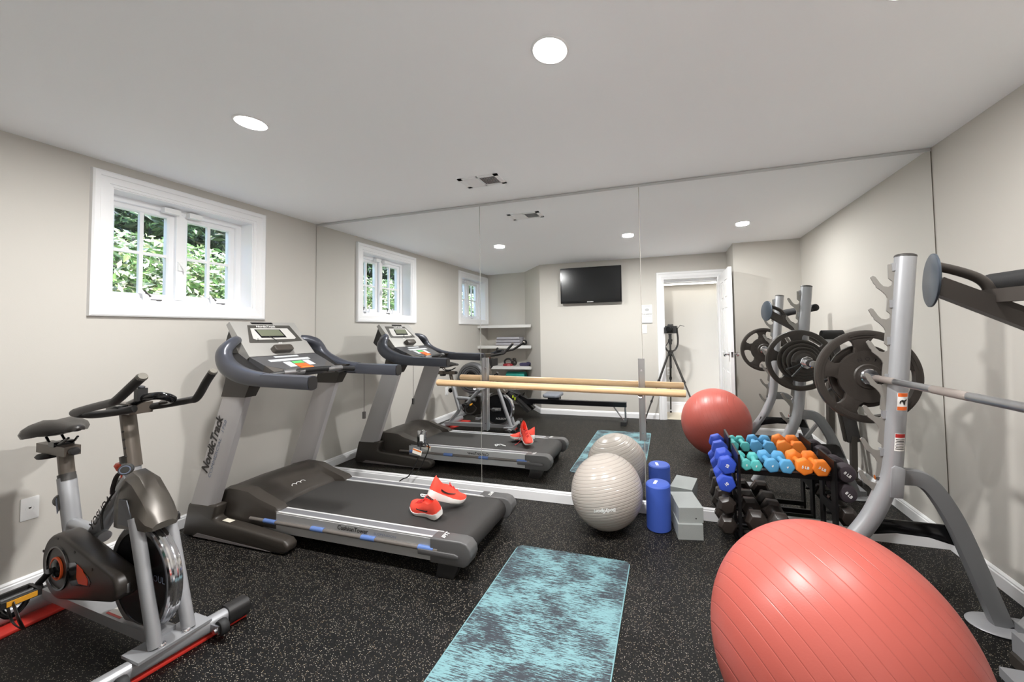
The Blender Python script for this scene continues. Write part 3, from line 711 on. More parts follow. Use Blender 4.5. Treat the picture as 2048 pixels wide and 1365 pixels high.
# ------------------------------------------------------------------ running shoes on the belt
def shoe(label, mtx, flip):
    L = .232
    root = thing('running_shoe', label, 'shoe', group='running shoes on the treadmill'); root.matrix_world = mtx
    f = -1 if flip else 1
    def prof(s):   # s 0 heel .. 1 toe: half-width, centre offset, sole thickness, sole lift
        w = np.interp(s, [0, .06, .2, .45, .7, .85, .95, 1], [.018, .030, .034, .033, .044, .042, .030, .012])
        c = np.interp(s, [0, .4, .75, 1], [0, -.004, .004, .0])*f
        lift = np.interp(s, [0, .1, .3, .6, .85, 1], [.014, .004, 0, 0, .008, .030])
        th = np.interp(s, [0, .1, .3, .6, .85, 1], [.034, .040, .036, .028, .022, .016])
        return w, c, lift, th
    S = [0, .02, .06, .12, .2, .3, .4, .5, .6, .7, .8, .88, .94, .98, 1]
    b = MB(); rings = []
    for s in S:
        w, c, l, th = prof(s); x = (s-.5)*L; w *= 1.04
        rings.append([(x, c-w*.86, l), (x, c-w, l+th*.35), (x, c-w*1.02, l+th), (x, c-w*.7, l+th*1.02), (x, c+w*.7, l+th*1.02), (x, c+w*1.02, l+th), (x, c+w, l+th*.35), (x, c+w*.86, l)])
    b.loft(rings); b.part('sole', mat('sole_white', (236, 234, 230), .6), root, 60)
    b = MB(); rings = []
    hs = np.interp
    for s in S:
        w, c, l, th = prof(s); x = (s-.5)*L; z0 = l+th*.9
        ht = np.interp(s, [0, .03, .08, .25, .4, .5, .6, .75, .9, 1], [.075, .085, .078, .058, .064, .062, .054, .040, .028, .010])
        tw = np.interp(s, [0, .1, .4, .6, .8, 1], [.55, .72, .66, .62, .7, .7])
        ring = []
        opn = .045 < s < .42
        for k in range(13):
            a = PI*k/12
            yy = -math.cos(a)*w*(1-(1-tw)*math.sin(a)**1.2); zz = z0+ht*math.sin(a)**(.62)
            if opn and 4 <= k <= 8:
                e_ = min(1, min(s-.045, .42-s)/.05); zz = z0+ht*math.sin(PI*4/12)**.62 - .058*e_*math.sin(PI*(k-4)/4)**.35; yy = (-math.cos(PI*4/12)*w*.92)*(1-(k-4)/2)
            ring.append((x, c+yy, zz))
        rings.append(ring)
    b.loft(rings, closed=True); up = b.part('upper', mat('shoe_red', (238, 74, 56), .75, bump=.35, bscale=400), root, 70)
    w, c, l, th = prof(.25); b = MB(); b.ball(((.235-.5)*L, c, l+th+.006), 1, 24, (.155*L, w*.60, .006)); b.part('insole', mat('lining_dark_red', (96, 16, 18), .9), up, 60)
    b = MB()
    pts = []
    for k, s in enumerate(np.linspace(.44, .72, 6)):
        w, c, l, th = prof(s); x = (s-.5)*L; ht = np.interp(s, [.4, .5, .6, .75], [.064, .062, .054, .040]); z = l+th*.9+ht+.002
        hw = .018-.006*(s-.44)/.28
        b.tube([(x, c-hw, z-.006), (x+.004*(-1)**k, c, z+.001), (x+.012, c+hw, z-.008)], .0026, 6)
    w, c, l, th = prof(.44)
    b.tube(spline([(-.012, c+.004*f, .098), (.0, c-.030*f, .096), (.016, c-.046*f, .06), (.026, c-.058*f, .018), (.040, c-.085*f, .004), (.055, c-.115*f, .003)], 4), .0024, 6)
    b.part('laces', mat('lace_red', (200, 44, 44), .7), root)
    for sd in (-1, 1):
        b = MB(); P = []
        top_, bot_ = [], []
        for s in np.linspace(.22, .66, 10):
            w, c, l, th = prof(s); x = (s-.5)*L; q = (s-.22)/.44
            zc = l+th+.016+.020*(1-q)**2*0+.024*(q-.35)**2*2; h = .008*(1-q)**.6+.001
            ww = w*(1-.10*(zc-l-th)/.03)+.0022
            top_.append((x, c+sd*ww*.985, zc+h/2)); bot_.append((x, c+sd*(ww+.0012), zc-h/2))
        b.loft([[a_, b_, (b_[0], b_[1]+sd*.001, b_[2]), (a_[0], a_[1]+sd*.001, a_[2])] for a_, b_ in zip(top_, bot_)]); b.part('side_mark', INK, up, 60)
    return root
# the first lies on the belt pointing at the hood; the second leans on it, heel raised
shoe('red running shoe lying flat on the treadmill belt, toe towards the console', Matrix.Translation((1.690, -.715, .196)) @ Matrix.Rotation(R(163), 4, 'Z') @ Matrix.Rotation(R(-20), 4, 'X'), False)
shoe('red running shoe propped heel-up on the other shoe, toe towards the mirror', Matrix.Translation((1.757, -.640, .236)) @ Matrix.Rotation(R(52), 4, 'Z') @ Matrix.Rotation(R(25), 4, 'Y') @ Matrix.Rotation(R(-4), 4, 'X'), True)
b = MB(); b.tube(spline([(1.515, -.520, .191), (1.545, -.535, .204), (1.575, -.530, .20), (1.60, -.540, .191)], 4), .004, 8); b.tube(spline([(1.52, -.51, .192), (1.50, -.525, .20), (1.52, -.545, .199), (1.545, -.535, .192)], 4), .003, 8)
b.solid('lace_tag', WHITE, (1.55, -.53, .19), 'small white looped tag lying on the treadmill belt behind the shoes', 'tag')

# ================================================================== exercise bike
def build_bike():
    OX, OY, RZ = .28, -1.545, R(-2.5)
    t = thing('exercise_bike', 'silver and black spin bike with orange accents beside the left wall', 'exercise bike', (OX, OY, 0), RZ)
    MX = Matrix.Translation((OX, OY, 0)) @ Matrix.Rotation(RZ, 4, 'Z')
    def P(x, v, z): return MX @ Vector((x-OX, v, z))
    def part(b, name, m, par=t, sm=40, label=None): b.xf(MX @ Matrix.Translation((-OX, 0, 0))); return b.part(name, m, par, sm, label)
    # everything below in (x, lateral, z); lateral 0 is the bike's own middle
    tilt = .15                                                             # front stabiliser is slightly skewed
    b = MB(); b.tube([(1.165, -.30, .052), (1.212, .185, .052)], .029, 16, square=.5, up=(0, 0, 1)); fs = part(b, 'front_stabiliser', SILVER)
    for s, (x0, v0, x1, v1) in ((-1, (1.163, -.315, 1.169, -.225)), (1, (1.206, .165, 1.217, .235))) if False else ((-1, (1.155, -.40, 1.166, -.29)), (1, (1.210, .165, 1.217, .235))):
        b = MB(); b.tube([(x0, v0, .051), (x1, v1, .051)], .039, 16, square=.7); part(b, 'end_cap', BLACK, fs)
    for v in (-.145, .125):
        xx = 1.19+v*.097
        b = MB(); b.lathe([(0, -.013), (.028, -.013), (.031, -.008), (.031, .008), (.028, .013), (0, .013)], (xx+.062, v, .047), (.097, 1, 0), 24); part(b, 'transport_wheel', RUBBER, fs)
        b = MB(); b.box(xx+.028, xx+.075, v-.022, v-.016, .034, .064, .004); b.cyl((xx+.062, v-.030, .047), (xx+.062, v-.016, .047), .009, n=12); part(b, 'wheel_bracket', STEEL, fs)
    b = MB(); b.tube([(.285, -.42, .050), (.285, .10, .050)], .033, 16, square=.3); rs = part(b, 'rear_stabiliser', SILVER)
    b = MB(); b.tube([(.285, .09, .05), (.285, .145, .05)], .037, 16, square=.5); part(b, 'end_cap', BLACK, rs)
    b = MB(); b.box(.30, 1.16, -.030, .030, .062, .102, .006); fr = part(b, 'base_beam', SILVER)
    b = MB(); b.box(.80, .90, -.022, .024, .1022, .1030); lb = part(b, 'caution_label', mat('label_white', (226, 222, 216), .5), fr, 0)
    b = MB(); b.box(.80, .90, -.022, -.014, .1030, .1035); part(b, 'label_band', mat('label_red', (200, 70, 60), .5), lb, 0)
    b = MB(); b.box(1.13, 1.235, -.105, .105, .078, .088, .003); part(b, 'mount_plate', SILVER, fr)
    for v in (-.035, .035):
        b = MB(); b.lathe([(.014, 0), (.014, .004), (.010, .010), (0, .012)], (1.215, v, .088), (0, 0, 1), 16); part(b, 'bolt', CHROME, fr)
    # main frame
    b = MB(); b.tube([(.36, 0, .10), (.47, 0, .22), (.53, 0, .32)], .022, 14); part(b, 'rear_strut', SILVER)
    b = MB(); b.tube([(.395, 0, .60), (.455, 0, .40), (.50, 0, .26)], .0235, 18, flat=1.25, up=(0, 1, 0), square=.25); stb = part(b, 'seat_tube', SILVER)
    b = MB()
    b.prism([(0, 0), (.012, .012), (.012, .07), (0, .058)], (.412, -.0285, .45), (1, 0, -.0), (-.30, 0, 1), (0, -.0015, 0)); part(b, 'stripe', BLUEINK, stb, 0)
    b = MB(); b.prism([(.018, .014), (.030, .026), (.030, .084), (.018, .072)], (.412, -.0285, .45), (1, 0, -.0), (-.30, 0, 1), (0, -.0015, 0)); part(b, 'stripe', INK, stb, 0)
    b = MB(); b.tube([(.46, 0, .405), (.60, 0, .40), (.72, 0, .385)], .022, 16); part(b, 'cross_tube', SILVER)
    b = MB(); b.tube([(.60, 0, .335), (.925, 0, .665)], .0235, 18, flat=1.3, up=(0, 1, 0), square=.3); dt = part(b, 'down_tube', SILVER)
    d = V(.325, 0, .33).normalized()
    b = MB(); b.text('YOSUDA', .046, V(.762, -.0300, .502), d, V(-d.z, 0, d.x), .001, .12, xs=1.1, lift=.001); part(b, 'lettering', INK, dt, 0)
    b = MB(); b.tube([(.895, 0, .735), (.935, 0, .59), (.955, 0, .52)], .0265, 18, square=.25); part(b, 'head_tube', SILVER)
    b = MB(); b.tube([(.900, 0, .718), (.893, 0, .745)], .030, 18, square=.4); part(b, 'head_clamp', DGREY)
    b = MB(); b.tube([(.862, 0, .935), (.925, 0, .70)], .0165, 16, flat=1.5, up=(0, 1, 0), square=.6); hp = part(b, 'handlebar_post', mat('post_bronze', (96, 88, 80), .35, .4))
    for k in range(4):
        b = MB(); q = k/3; xx, zz = .887+.026*q, .845-.098*q; b.cyl((xx+.006, -.0200, zz), (xx+.006, -.0250, zz), .0045, n=12); part(b, 'adjust_hole', INK, hp)
    b = MB(); b.tube([(.375, 0, .70), (.405, 0, .585)], .0175, 16, flat=1.4, up=(0, 1, 0), square=.6); part(b, 'seat_post', MATS['post_bronze'])
    b = MB(); b.tube([(.392, 0, .615), (.400, 0, .585)], .027, 16, square=.3); part(b, 'seat_collar', DGREY)
    b = MB(); b.box(.185, .44, -.024, .024, .700, .742, .005); sl = part(b, 'seat_slider', MATS['post_bronze'])
    b = MB(); b.lathe([(0, 0), (.016, 0), (.018, .010), (.014, .022), (0, .024)], (.445, 0, .721), (1, 0, 0), 16); part(b, 'knob', BLACK, sl)
    b = MB(); b.lathe([(0, -.024), (.034, -.022), (.040, -.012), (.034, -.002), (0, 0)], (.26, -.01, .700), (0, 0, 1), 18); part(b, 'slider_knob', BLACK, sl)
    b = MB(); b.lathe([(0, .055), (.022, .052), (.030, .040), (.028, .024), (.010, .018), (.010, 0), (0, 0)], (.405, 0, .505), (-.95, 0, -.25), 20); part(b, 'post_knob', GLOSSB)
    # saddle
    b = MB(); rings = []
    for s, w, zt, th in ((.215, .02, .812, .04), (.225, .065, .835, .078), (.25, .094, .852, .104), (.29, .100, .862, .112), (.34, .084, .862, .100), (.39, .056, .856, .076), (.43, .036, .846, .050), (.455, .029, .843, .044), (.475, .023, .840, .040), (.485, .008, .833, .024)):
        ring = []
        for k in range(16):
            a = 2*PI*k/16
            y = math.cos(a)*w; z = zt-th/2+math.sin(a)*th/2
            if math.sin(a) > 0: z -= .010*math.exp(-(y/.02)**2)*(1 if s < .42 else .3)
            if math.sin(a) < 0 and abs(y) < w*.75: z += th*.25
            ring.append((s, y, z))
        rings.append(ring)
    b.loft(rings); sd = part(b, 'saddle', mat('saddle_vinyl', (42, 39, 37), .36, bump=.08, bscale=200), t, 70)
    b = MB()
    for v in (-.022, .022): b.tube(spline([(.27, v, .775), (.31, v, .752), (.38, v*.9, .752), (.44, v*.6, .782)], 4), .0045, 8)
    b.box(.315, .365, -.03, .03, .738, .758, .004); part(b, 'saddle_rails', GLOSSB, sd)
    # fork legs
    b = MB(); b.tube([(1.052, -.046, .535), (1.203, -.047, .088)], .0195, 18, flat=1.15); part(b, 'fork_leg', SILVER)
    b = MB(); b.tube([(1.045, .050, .535), (1.204, .047, .088)], .0195, 18, flat=1.15); part(b, 'fork_leg', SILVER)
    # flywheel: heavy steel rim, black disc face
    fc = (1.022, 0, .285)
    b = MB(); b.lathe([(.176, -.020), (.195, -.022), (.202, -.018), (.199, -.010), (.203, -.006), (.203, .001), (.199, .004), (.203, .007), (.203, .013), (.202, .018), (.195, .022), (.176, .020)], fc, (0, 1, 0), 72, closed=True); fw = part(b, 'flywheel', CHROME, t, 30)
    b = MB(); b.lathe([(0, -.014), (.168, -.015), (.179, -.018), (.179, .018), (.168, .015), (0, .014)], fc, (0, 1, 0), 64); dk = part(b, 'flywheel_disc', mat('disc_black', (22, 22, 24), .25), fw, 30)
    b = MB(); b.text('YESOUL', .034, (fc[0]+.095, -.0158, .300), (1, 0, 0), (0, 0, 1), .0004, .0, xs=1.1); part(b, 'lettering', BLUEINK, dk, 0)
    b = MB(); b.text('YOSUDA', .034, (fc[0]+.04, .0158, .17), (-1, 0, 0), (0, 0, 1), .0004); part(b, 'lettering', WHITEINK, dk, 0)
    b = MB(); b.cyl((fc[0], -.09, fc[2]), (fc[0], .09, fc[2]), .012, n=14); part(b, 'axle', STEEL, fw)
    for s in (-1, 1):
        b = MB(); b.prism([(-.065, -.012), (-.055, -.022), (.05, -.018), (.05, .018), (-.055, .022), (-.065, .012)], (1.035, s*.066, .292), (1, 0, .03), (0, 0, 1), (0, s*.010, 0), .003); ad = part(b, 'tension_bracket', STEEL, fw)
        b = MB(); b.lathe([(.016, 0), (.016, .008), (.008, .010), (.008, .018), (0, .018)], (1.022, s*.076, .290), (0, s, 0), 6); part(b, 'axle_nut', CHROME, ad, 20)
        b = MB(); b.tube([(.955, s*.074, .296), (1.00, s*.074, .294)], .005, 8); b.lathe([(.012, 0), (.012, .007)], (.962, s*.074, .296), (1, 0, 0), 6); part(b, 'tension_screw', CHROME, ad, 20)
    # resistance shroud over the wheel
    b = MB(); rings = []
    for s, xr, hw, z0, z1 in ((0, .890, .040, .485, .60), (.2, .915, .050, .480, .665), (.4, .955, .056, .484, .690), (.6, 1.01, .058, .490, .672), (.8, 1.075, .056, .494, .610), (.95, 1.120, .048, .490, .540), (1, 1.138, .034, .488, .512)):
        rings.append([(xr, -hw, z0), (xr, -hw, z0+(z1-z0)*.5), (xr, -hw*.72, z0+(z1-z0)*.88), (xr, -hw*.35, z1), (xr, hw*.35, z1), (xr, hw*.72, z0+(z1-z0)*.88), (xr, hw, z0+(z1-z0)*.5), (xr, hw, z0)])
    b.loft(rings); sh = part(b, 'flywheel_shroud', mat('shroud_bronze', (84, 79, 73), .33, .3), t, 28)
    b = MB(); b.loft([[(.975, -.0575, .600), (.970, -.0580, .505), (1.075, -.0565, .505), (1.02, -.0560, .60)], [(.975, -.0605, .600), (.970, -.0610, .505), (1.075, -.0595, .505), (1.02, -.0590, .60)]]); part(b, 'shroud_panel', mat('shroud_dark', (58, 60, 66), .3, .3), sh, 20)
    b = MB(); b.lathe([(0, -.003), (.019, -.003), (.021, 0), (.021, .012), (.019, .015), (.010, .016), (0, .016)], (.985, -.045, .712), (.75, -.62, .1), 28); part(b, 'resistance_dial', mat('dial_grey', (70, 70, 70), .3, .4), sh)
    b = MB(); b.lathe([(.013, .0158), (.016, .0158), (.016, .0168), (.013, .0168)], (.985, -.045, .712), (.75, -.62, .1), 28, closed=True); part(b, 'dial_ring', BLUEINK, sh)
    b = MB(); b.tube(spline([(.985, -.035, .71), (.95, -.055, .69), (.93, -.06, .64), (.90, -.05, .61)], 4), .007, 8); b.tube(spline([(.915, -.05, .62), (.880, -.062, .56), (.872, -.066, .52), (.885, -.068, .475)], 5), .0035, 8); part(b, 'brake_cable', INK, sh)
    b = MB(); b.lathe([(0, .048), (.022, .046), (.026, .038), (.018, .016), (.008, .012), (.006, -.03), (0, -.03)], (.855, -.004, .665), (0, 0, 1), 20); part(b, 'brake_knob', mat('knob_red', (206, 72, 46), .4), t)
    b = MB(); b.box(.835, .880, -.022, .018, .585, .648, .006); part(b, 'brake_block', DGREY)
    # chain cover, crank, pedals
    def teardrop(c0, r0, c1, r1, n=20):
        dx, dz = c1[0]-c0[0], c1[1]-c0[1]; D = math.hypot(dx, dz); base = math.atan2(dz, dx); al = math.acos((r0-r1)/D); out = []
        for k in range(n+1): a = base+al+(2*PI-2*al)*k/n; out.append((c0[0]+r0*math.cos(a), c0[1]+r0*math.sin(a)))
        for k in range(n//2+1): a = base-al+2*al*k/(n//2); out.append((c1[0]+r1*math.cos(a), c1[1]+r1*math.sin(a)))
        return out
    td = teardrop((.662, .310), .128, (1.03, .300), .052)
    b = MB(); b.prism(td, (0, -.104, 0), (1, 0, 0), (0, 0, 1), (0, .066, 0), .012, 3); cc = part(b, 'chain_cover', mat('cover_black', (52, 47, 43), .38, .1), t, 40)
    b = MB(); b.prism([(.755, .345), (.80, .355), (.895, .318), (.915, .300), (.905, .283), (.775, .262), (.758, .275)], (0, -.1055, 0), (1, 0, 0), (0, 0, 1), (0, .002, 0)); part(b, 'cover_recess', GLOSSB, cc, 0)
    b = MB(); b.prism([(.815, .350), (.850, .338), (.895, .308), (.893, .286), (.83, .280), (.815, .30)], (0, -.1065, 0), (1, 0, 0), (0, 0, 1), (0, .002, 0)); part(b, 'cover_inlay', mat('inlay_red', (228, 66, 30), .35), cc, 0)
    b = MB(); b.lathe([(.078, 0), (.088, 0), (.086, -.004), (.080, -.004)], (.665, -.104, .308), (0, 1, 0), 48, closed=True); part(b, 'cover_groove', GLOSSB, cc)
    for k, (px, pz) in enumerate(((.550, .355), (.66, .424), (.79, .392), (.92, .349))):
        b = MB(); b.cyl((px, -.1035, pz), (px, -.1055, pz), .0055, n=12); part(b, 'cover_screw', INK, cc)
    b = MB(); b.lathe([(.045, 0), (.045, -.005), (.039, -.006), (.038, 0)], (.667, -.105, .308), (0, 1, 0), 40, closed=True); part(b, 'orange_ring', ORANGE, cc)
    b = MB(); b.lathe([(0, -.010), (.030, -.009), (.038, -.003), (.038, 0), (0, 0)], (.667, -.105, .308), (0, 1, 0), 40); part(b, 'crank_cap', GLOSSB, cc)
    b = MB(); b.tube([(.667, -.122, .308), (.648, -.127, .288), (.622, -.133, .262)], [.015, .012, .013], 12, flat=.8); ck = part(b, 'crank_arm', BLACK)
    b = MB(); b.tube([(.667, .105, .308), (.69, .115, .328), (.715, .125, .352)], [.015, .012, .013], 12, flat=.8); ck2 = part(b, 'crank_arm', BLACK)
    for c, par, s in (((.632, -.190, .248), ck, -1), ((.705, .185, .366), ck2, 1)):
        b = MB()
        b.box(c[0]-.048, c[0]-.036, c[1]-.045, c[1]+.045, c[2]-.012, c[2]+.012, .004); b.box(c[0]+.036, c[0]+.048, c[1]-.045, c[1]+.045, c[2]-.012, c[2]+.012, .004)
        b.box(c[0]-.04, c[0]+.04, c[1]-.048, c[1]-.038, c[2]-.012, c[2]+.012, .003); b.box(c[0]-.04, c[0]+.04, c[1]+.038, c[1]+.048, c[2]-.012, c[2]+.012, .003); b.cyl((c[0], c[1]-.05, c[2]), (c[0], c[1]+.06, c[2]), .010, n=12)
        pd = part(b, 'pedal', BLACK, par)
        b = MB(); b.box(c[0]+.048, c[0]+.052, c[1]-.034, c[1]+.034, c[2]-.008, c[2]+.010, .001); part(b, 'pedal', mat('reflector_amber', (226, 160, 50), .3), par).name = 'reflector'
        b = MB(); b.tube(spline([(c[0]+.05, c[1]-.02, c[2]+.0), (c[0]+.10, c[1]-.02, c[2]-.05), (c[0]+.06, c[1]-.0, c[2]-.105), (c[0]-.02, c[1], c[2]-.10), (c[0]-.045, c[1]-.01, c[2]-.02)], 5), .012, 8, flat=.2, up=(0, 1, 0))
        part(b, 'toe_strap', INK, par)
        b = MB(); b.tube(spline([(c[0]-.045, c[1]-.035, c[2]), (c[0]-.075, c[1]-.02, c[2]-.05), (c[0]-.045, c[1], c[2]-.085), (c[0]-.03, c[1]+.03, c[2]-.05), (c[0]-.04, c[1]+.04, c[2])], 5), .010, 8, flat=.5); part(b, 'toe_cage', GLOSSB, par)
    # handlebar: bull horns with a rear loop
    b = MB(); b.tube(spline([(1.315, -.145, 1.093), (1.275, -.147, 1.068), (1.18, -.150, 1.010), (1.13, -.148, .996), (1.0, -.142, .973), (.87, -.136, .948), (.835, -.125, .938), (.832, -.105, .930), (.86, -.085, .926), (.95, -.055, .936), (.99, -.03, .945)], 5), .0145, 14); hb = part(b, 'handlebar', mat('bar_foam', (40, 38, 37), .45, bump=.1, bscale=300), t, 60)
    b = MB(); b.tube(spline([(1.255, .085, 1.085), (1.215, .085, 1.045), (1.145, .090, .975), (1.10, .088, .962), (1.0, .06, .945), (.95, .03, .938)], 5), .0145, 14); part(b, 'handlebar', MATS['bar_foam'], t, 60)
    for p0, p1 in (((1.312, -.145, 1.0915), (1.320, -.145, 1.0965)), ((1.252, .085, 1.0825), (1.258, .085, 1.0885))):
        b = MB(); b.cyl(p0, p1, .0155, .012, 16); part(b, 'bar_end', mat('bar_end_grey', (120, 116, 108), .3, .6), hb)
    b = MB(); b.box(.865, .965, -.034, .034, .918, .962, .004); part(b, 'handlebar_clamp', MATS['post_bronze'])
    b = MB(); b.tube(spline([(.93, -.02, .955), (1.02, -.015, .985), (1.085, -.005, .995), (1.10, .02, .985), (1.07, .045, .968), (1.0, .05, .955)], 5), .012, 12, flat=1.3); lp = part(b, 'aero_loop', GLOSSB)
    b = MB(); b.box(.995, 1.020, -.035, -.005, .975, 1.025, .004); b.cyl((1.007, -.02, 1.02), (1.012, -.02, 1.032), .010, n=12); part(b, 'phone_holder', BLACK, lp)
    b = MB(); b.box(.87, .955, -.062, -.030, .928, .958, .006); part(b, 'bar_clamp_lever', GLOSSB, hb)
build_bike()
b = MB(); b.prism([(1.095, -1.98), (1.155, -1.98), (1.237, -1.352), (1.175, -1.345)], (0, 0, .0005), (1, 0, 0), (0, 1, 0), (0, 0, .016), .004); b.solid('floor_strip', REDSTRIP, (1.17, -1.65, 0), 'long red strip under the front stabiliser of the spin bike', 'strip', 'red strips under the bike')
b = MB(); b.prism([(.255, -1.99), (.400, -1.99), (.372, -1.440), (.235, -1.44)], (0, 0, .0005), (1, 0, 0), (0, 1, 0), (0, 0, .015), .004); b.solid('floor_strip', REDSTRIP, (.32, -1.70, 0), 'red strip under the rear stabiliser of the spin bike, by the left wall', 'strip', 'red strips under the bike')

# ------------------------------------------------------------------ ballet barre
t = thing('ballet_barre', 'pale wooden ballet barre on two metal brackets in front of the mirror', 'barre', (2.256, -.165, .84))
b = MB(); b.tube([(1.376, -.165, .856), (1.380, -.165, .856), (3.130, -.168, .829), (3.136, -.168, .829)], [.021, .0235, .0235, .021], 28); b.part('rail', WOOD, t, 50)
for x, z0, z1 in ((1.688, .480, 1.030), (2.860, .480, 1.030)):
    b = MB(); b.box(x-.021, x+.021, -.010, -.0065, z0, z1); b.box(x-.021, x-.017, -.026, -.0065, z0, z1); b.box(x+.017, x+.021, -.026, -.0065, z0, z1); bk = b.part('bracket', STEEL, t, 0)
    zb = .856-(x-1.38)/1.75*.027
    b = MB(); b.box(x-.014, x+.014, -.135, -.010, zb-.050, zb-.030, .003); b.tube(spline([(x, -.125, zb-.035), (x, -.15, zb-.038), (x, -.168, zb-.028)], 3), .014, 10); b.part('cradle', STEEL, bk, 40)
    for zz in (z0+.05, z0+.32, z1-.08):
        b = MB(); b.cyl((x, -.010, zz), (x, -.0125, zz), .0055, n=12); b.part('screw', CHROME, bk)

# ------------------------------------------------------------------ floor items by the mirror
b = MB(); b.ball((2.645, -.240, .222), .222, 72); g = b.solid('exercise_ball', ball_mat('pearl_grey_ball', (180, 172, 164), (-.22, .12, 1), .0175, .24, .16, .35, .86), (2.645, -.240, .222), 'pearl grey exercise ball on the floor against the mirror', 'exercise ball', smooth=80)
n = (V(CAMP)-V(2.645, -.24, .222)).normalized()
for body, off, sz, m in (('BodySport', -.22, .030, WHITEINK),):
    dirn = (n+V(-.05, 0, -.48)).normalized(); xd = dirn.cross(V(0, 0, 1)).normalized(); yd = xd.cross(dirn)
    # lettering printed on the curved skin, upside down
    b = MB(); b.text(body, sz, (0, 0, 0), (1, 0, 0), (0, 1, 0), .0012, .15)
    for vtx in b.bm.verts:
        c_ = vtx.co.copy(); ca = math.radians(188)
        px, py = c_.x*math.cos(ca)-c_.y*math.sin(ca), c_.x*math.sin(ca)+c_.y*math.cos(ca)
        q = (dirn-xd*(px/.222)+yd*(py/.222)).normalized()
        vtx.co = V(2.645, -.24, .222)+q*.2228
    b.part('lettering', WHITEINK, g, 0)
b = MB(); b.ball((3.462, -1.315, .319), .319, 96); b.solid('exercise_ball', ball_mat('coral_red_ball', (178, 86, 76), (.80, .38, .46), .0335, .40, .055, .3, .9), (3.462, -1.315, .319), 'large coral red exercise ball in the right foreground', 'exercise ball', smooth=80)
b = MB(); b.lathe([(0, 0), (.068, 0), (.074, .006), (.074, .264), (.068, .272), (.066, .273), (0, .273)], (2.955, -.172, .0005), (0, 0, 1), 56); rl = b.solid('foam_roller', mat('roller_blue', (58, 88, 178), .6, bump=.12, bscale=120), (2.955, -.172, 0), 'blue foam roller standing on end between the grey ball and the yoga blocks', 'foam roller', smooth=30)
b = MB(); b.box(-.009, .009, -.028, .026, 0, .0008, mtx=Matrix.Translation((2.94, -.165, .2736)) @ Matrix.Rotation(R(-12), 4, 'Z')); b.part('label', WHITEINK, rl, 0)
YB_ = mat('yoga_block_grey', (150, 154, 152), .7, bump=.15, bscale=150)
for z0, c, ang, lab in ((.0005, (3.118, -.158), 10, 'lower light grey yoga block, on the floor beside the blue roller'), (.0880, (3.118, -.138), 13, 'upper light grey yoga block, stacked on the other block')):
    b = MB(); mt = Matrix.Translation((c[0], c[1], z0)) @ Matrix.Rotation(R(ang), 4, 'Z')
    b.box(-.071, .071, -.108, .108, 0, .087, .007, 3, mtx=mt); yb_ = b.solid('yoga_block', YB_, (c[0], c[1], z0), lab, 'yoga block', 'stacked yoga blocks')
    if z0 > .05:
        b = MB(); b.cyl(mt @ V(.028, -.1075, .025), mt @ V(.028, -.1087, .025), .004, n=10); b.part('print_dot', INK, yb_)
b = MB(); b.prism(rrect(.634, 1.37, .035, 8), (2.502, -1.247, .0005), (1, 0, 0), (0, 1, 0), (0, 0, .005), .0015); b.solid('yoga_mat', yoga_mat(), (2.502, -1.247, 0), 'aqua and slate streaked yoga mat unrolled on the floor', 'yoga mat')

# wall plates on the left wall
t = thing('phone_jack', 'white phone jack plate low on the left wall beside the spin bike', 'wall plate', (0, -1.516, .398))
b = MB(); b.prism(rrect(.056, .108, .004), (.0005, -1.516, .398), (0, 1, 0), (0, 0, 1), (.006, 0, 0), .002); b.part('cover_plate', WHITE, t, 30)
b = MB(); b.lathe([(.0115, .0066), (.0135, .0066), (.0135, .0076), (.0115, .0076)], (0, -1.516, .398), (1, 0, 0), 24, closed=True); b.part('jack_ring', WHITE, t)
b = MB(); b.prism([(-.005, .002), (.005, .002), (.003, -.005), (-.003, -.005)], (.0066, -1.516, .402), (0, 1, 0), (0, 0, 1), (.0006, 0, 0)); b.part('jack_socket', INK, t, 0)
t = thing('wall_outlet', 'white outlet plate low on the left wall behind the spin bike, seen in the mirror', 'outlet', (0, -2.02, .40))
b = MB(); b.prism(rrect(.070, .115, .004), (.0005, -2.02, .40), (0, 1, 0), (0, 0, 1), (.006, 0, 0), .002); b.part('cover_plate', WHITE, t, 30)
for dz in (-.022, .022):
    b = MB(); b.prism(rrect(.030, .028, .010), (.0066, -2.02, .40+dz), (0, 1, 0), (0, 0, 1), (.001, 0, 0)); sk = b.part('socket', WHITE, t, 30)
    b = MB(); b.box(.0077, .0080, -2.028, -2.026, .395+dz, .403+dz); sl_ = b.part('slot', INK, sk, 0)

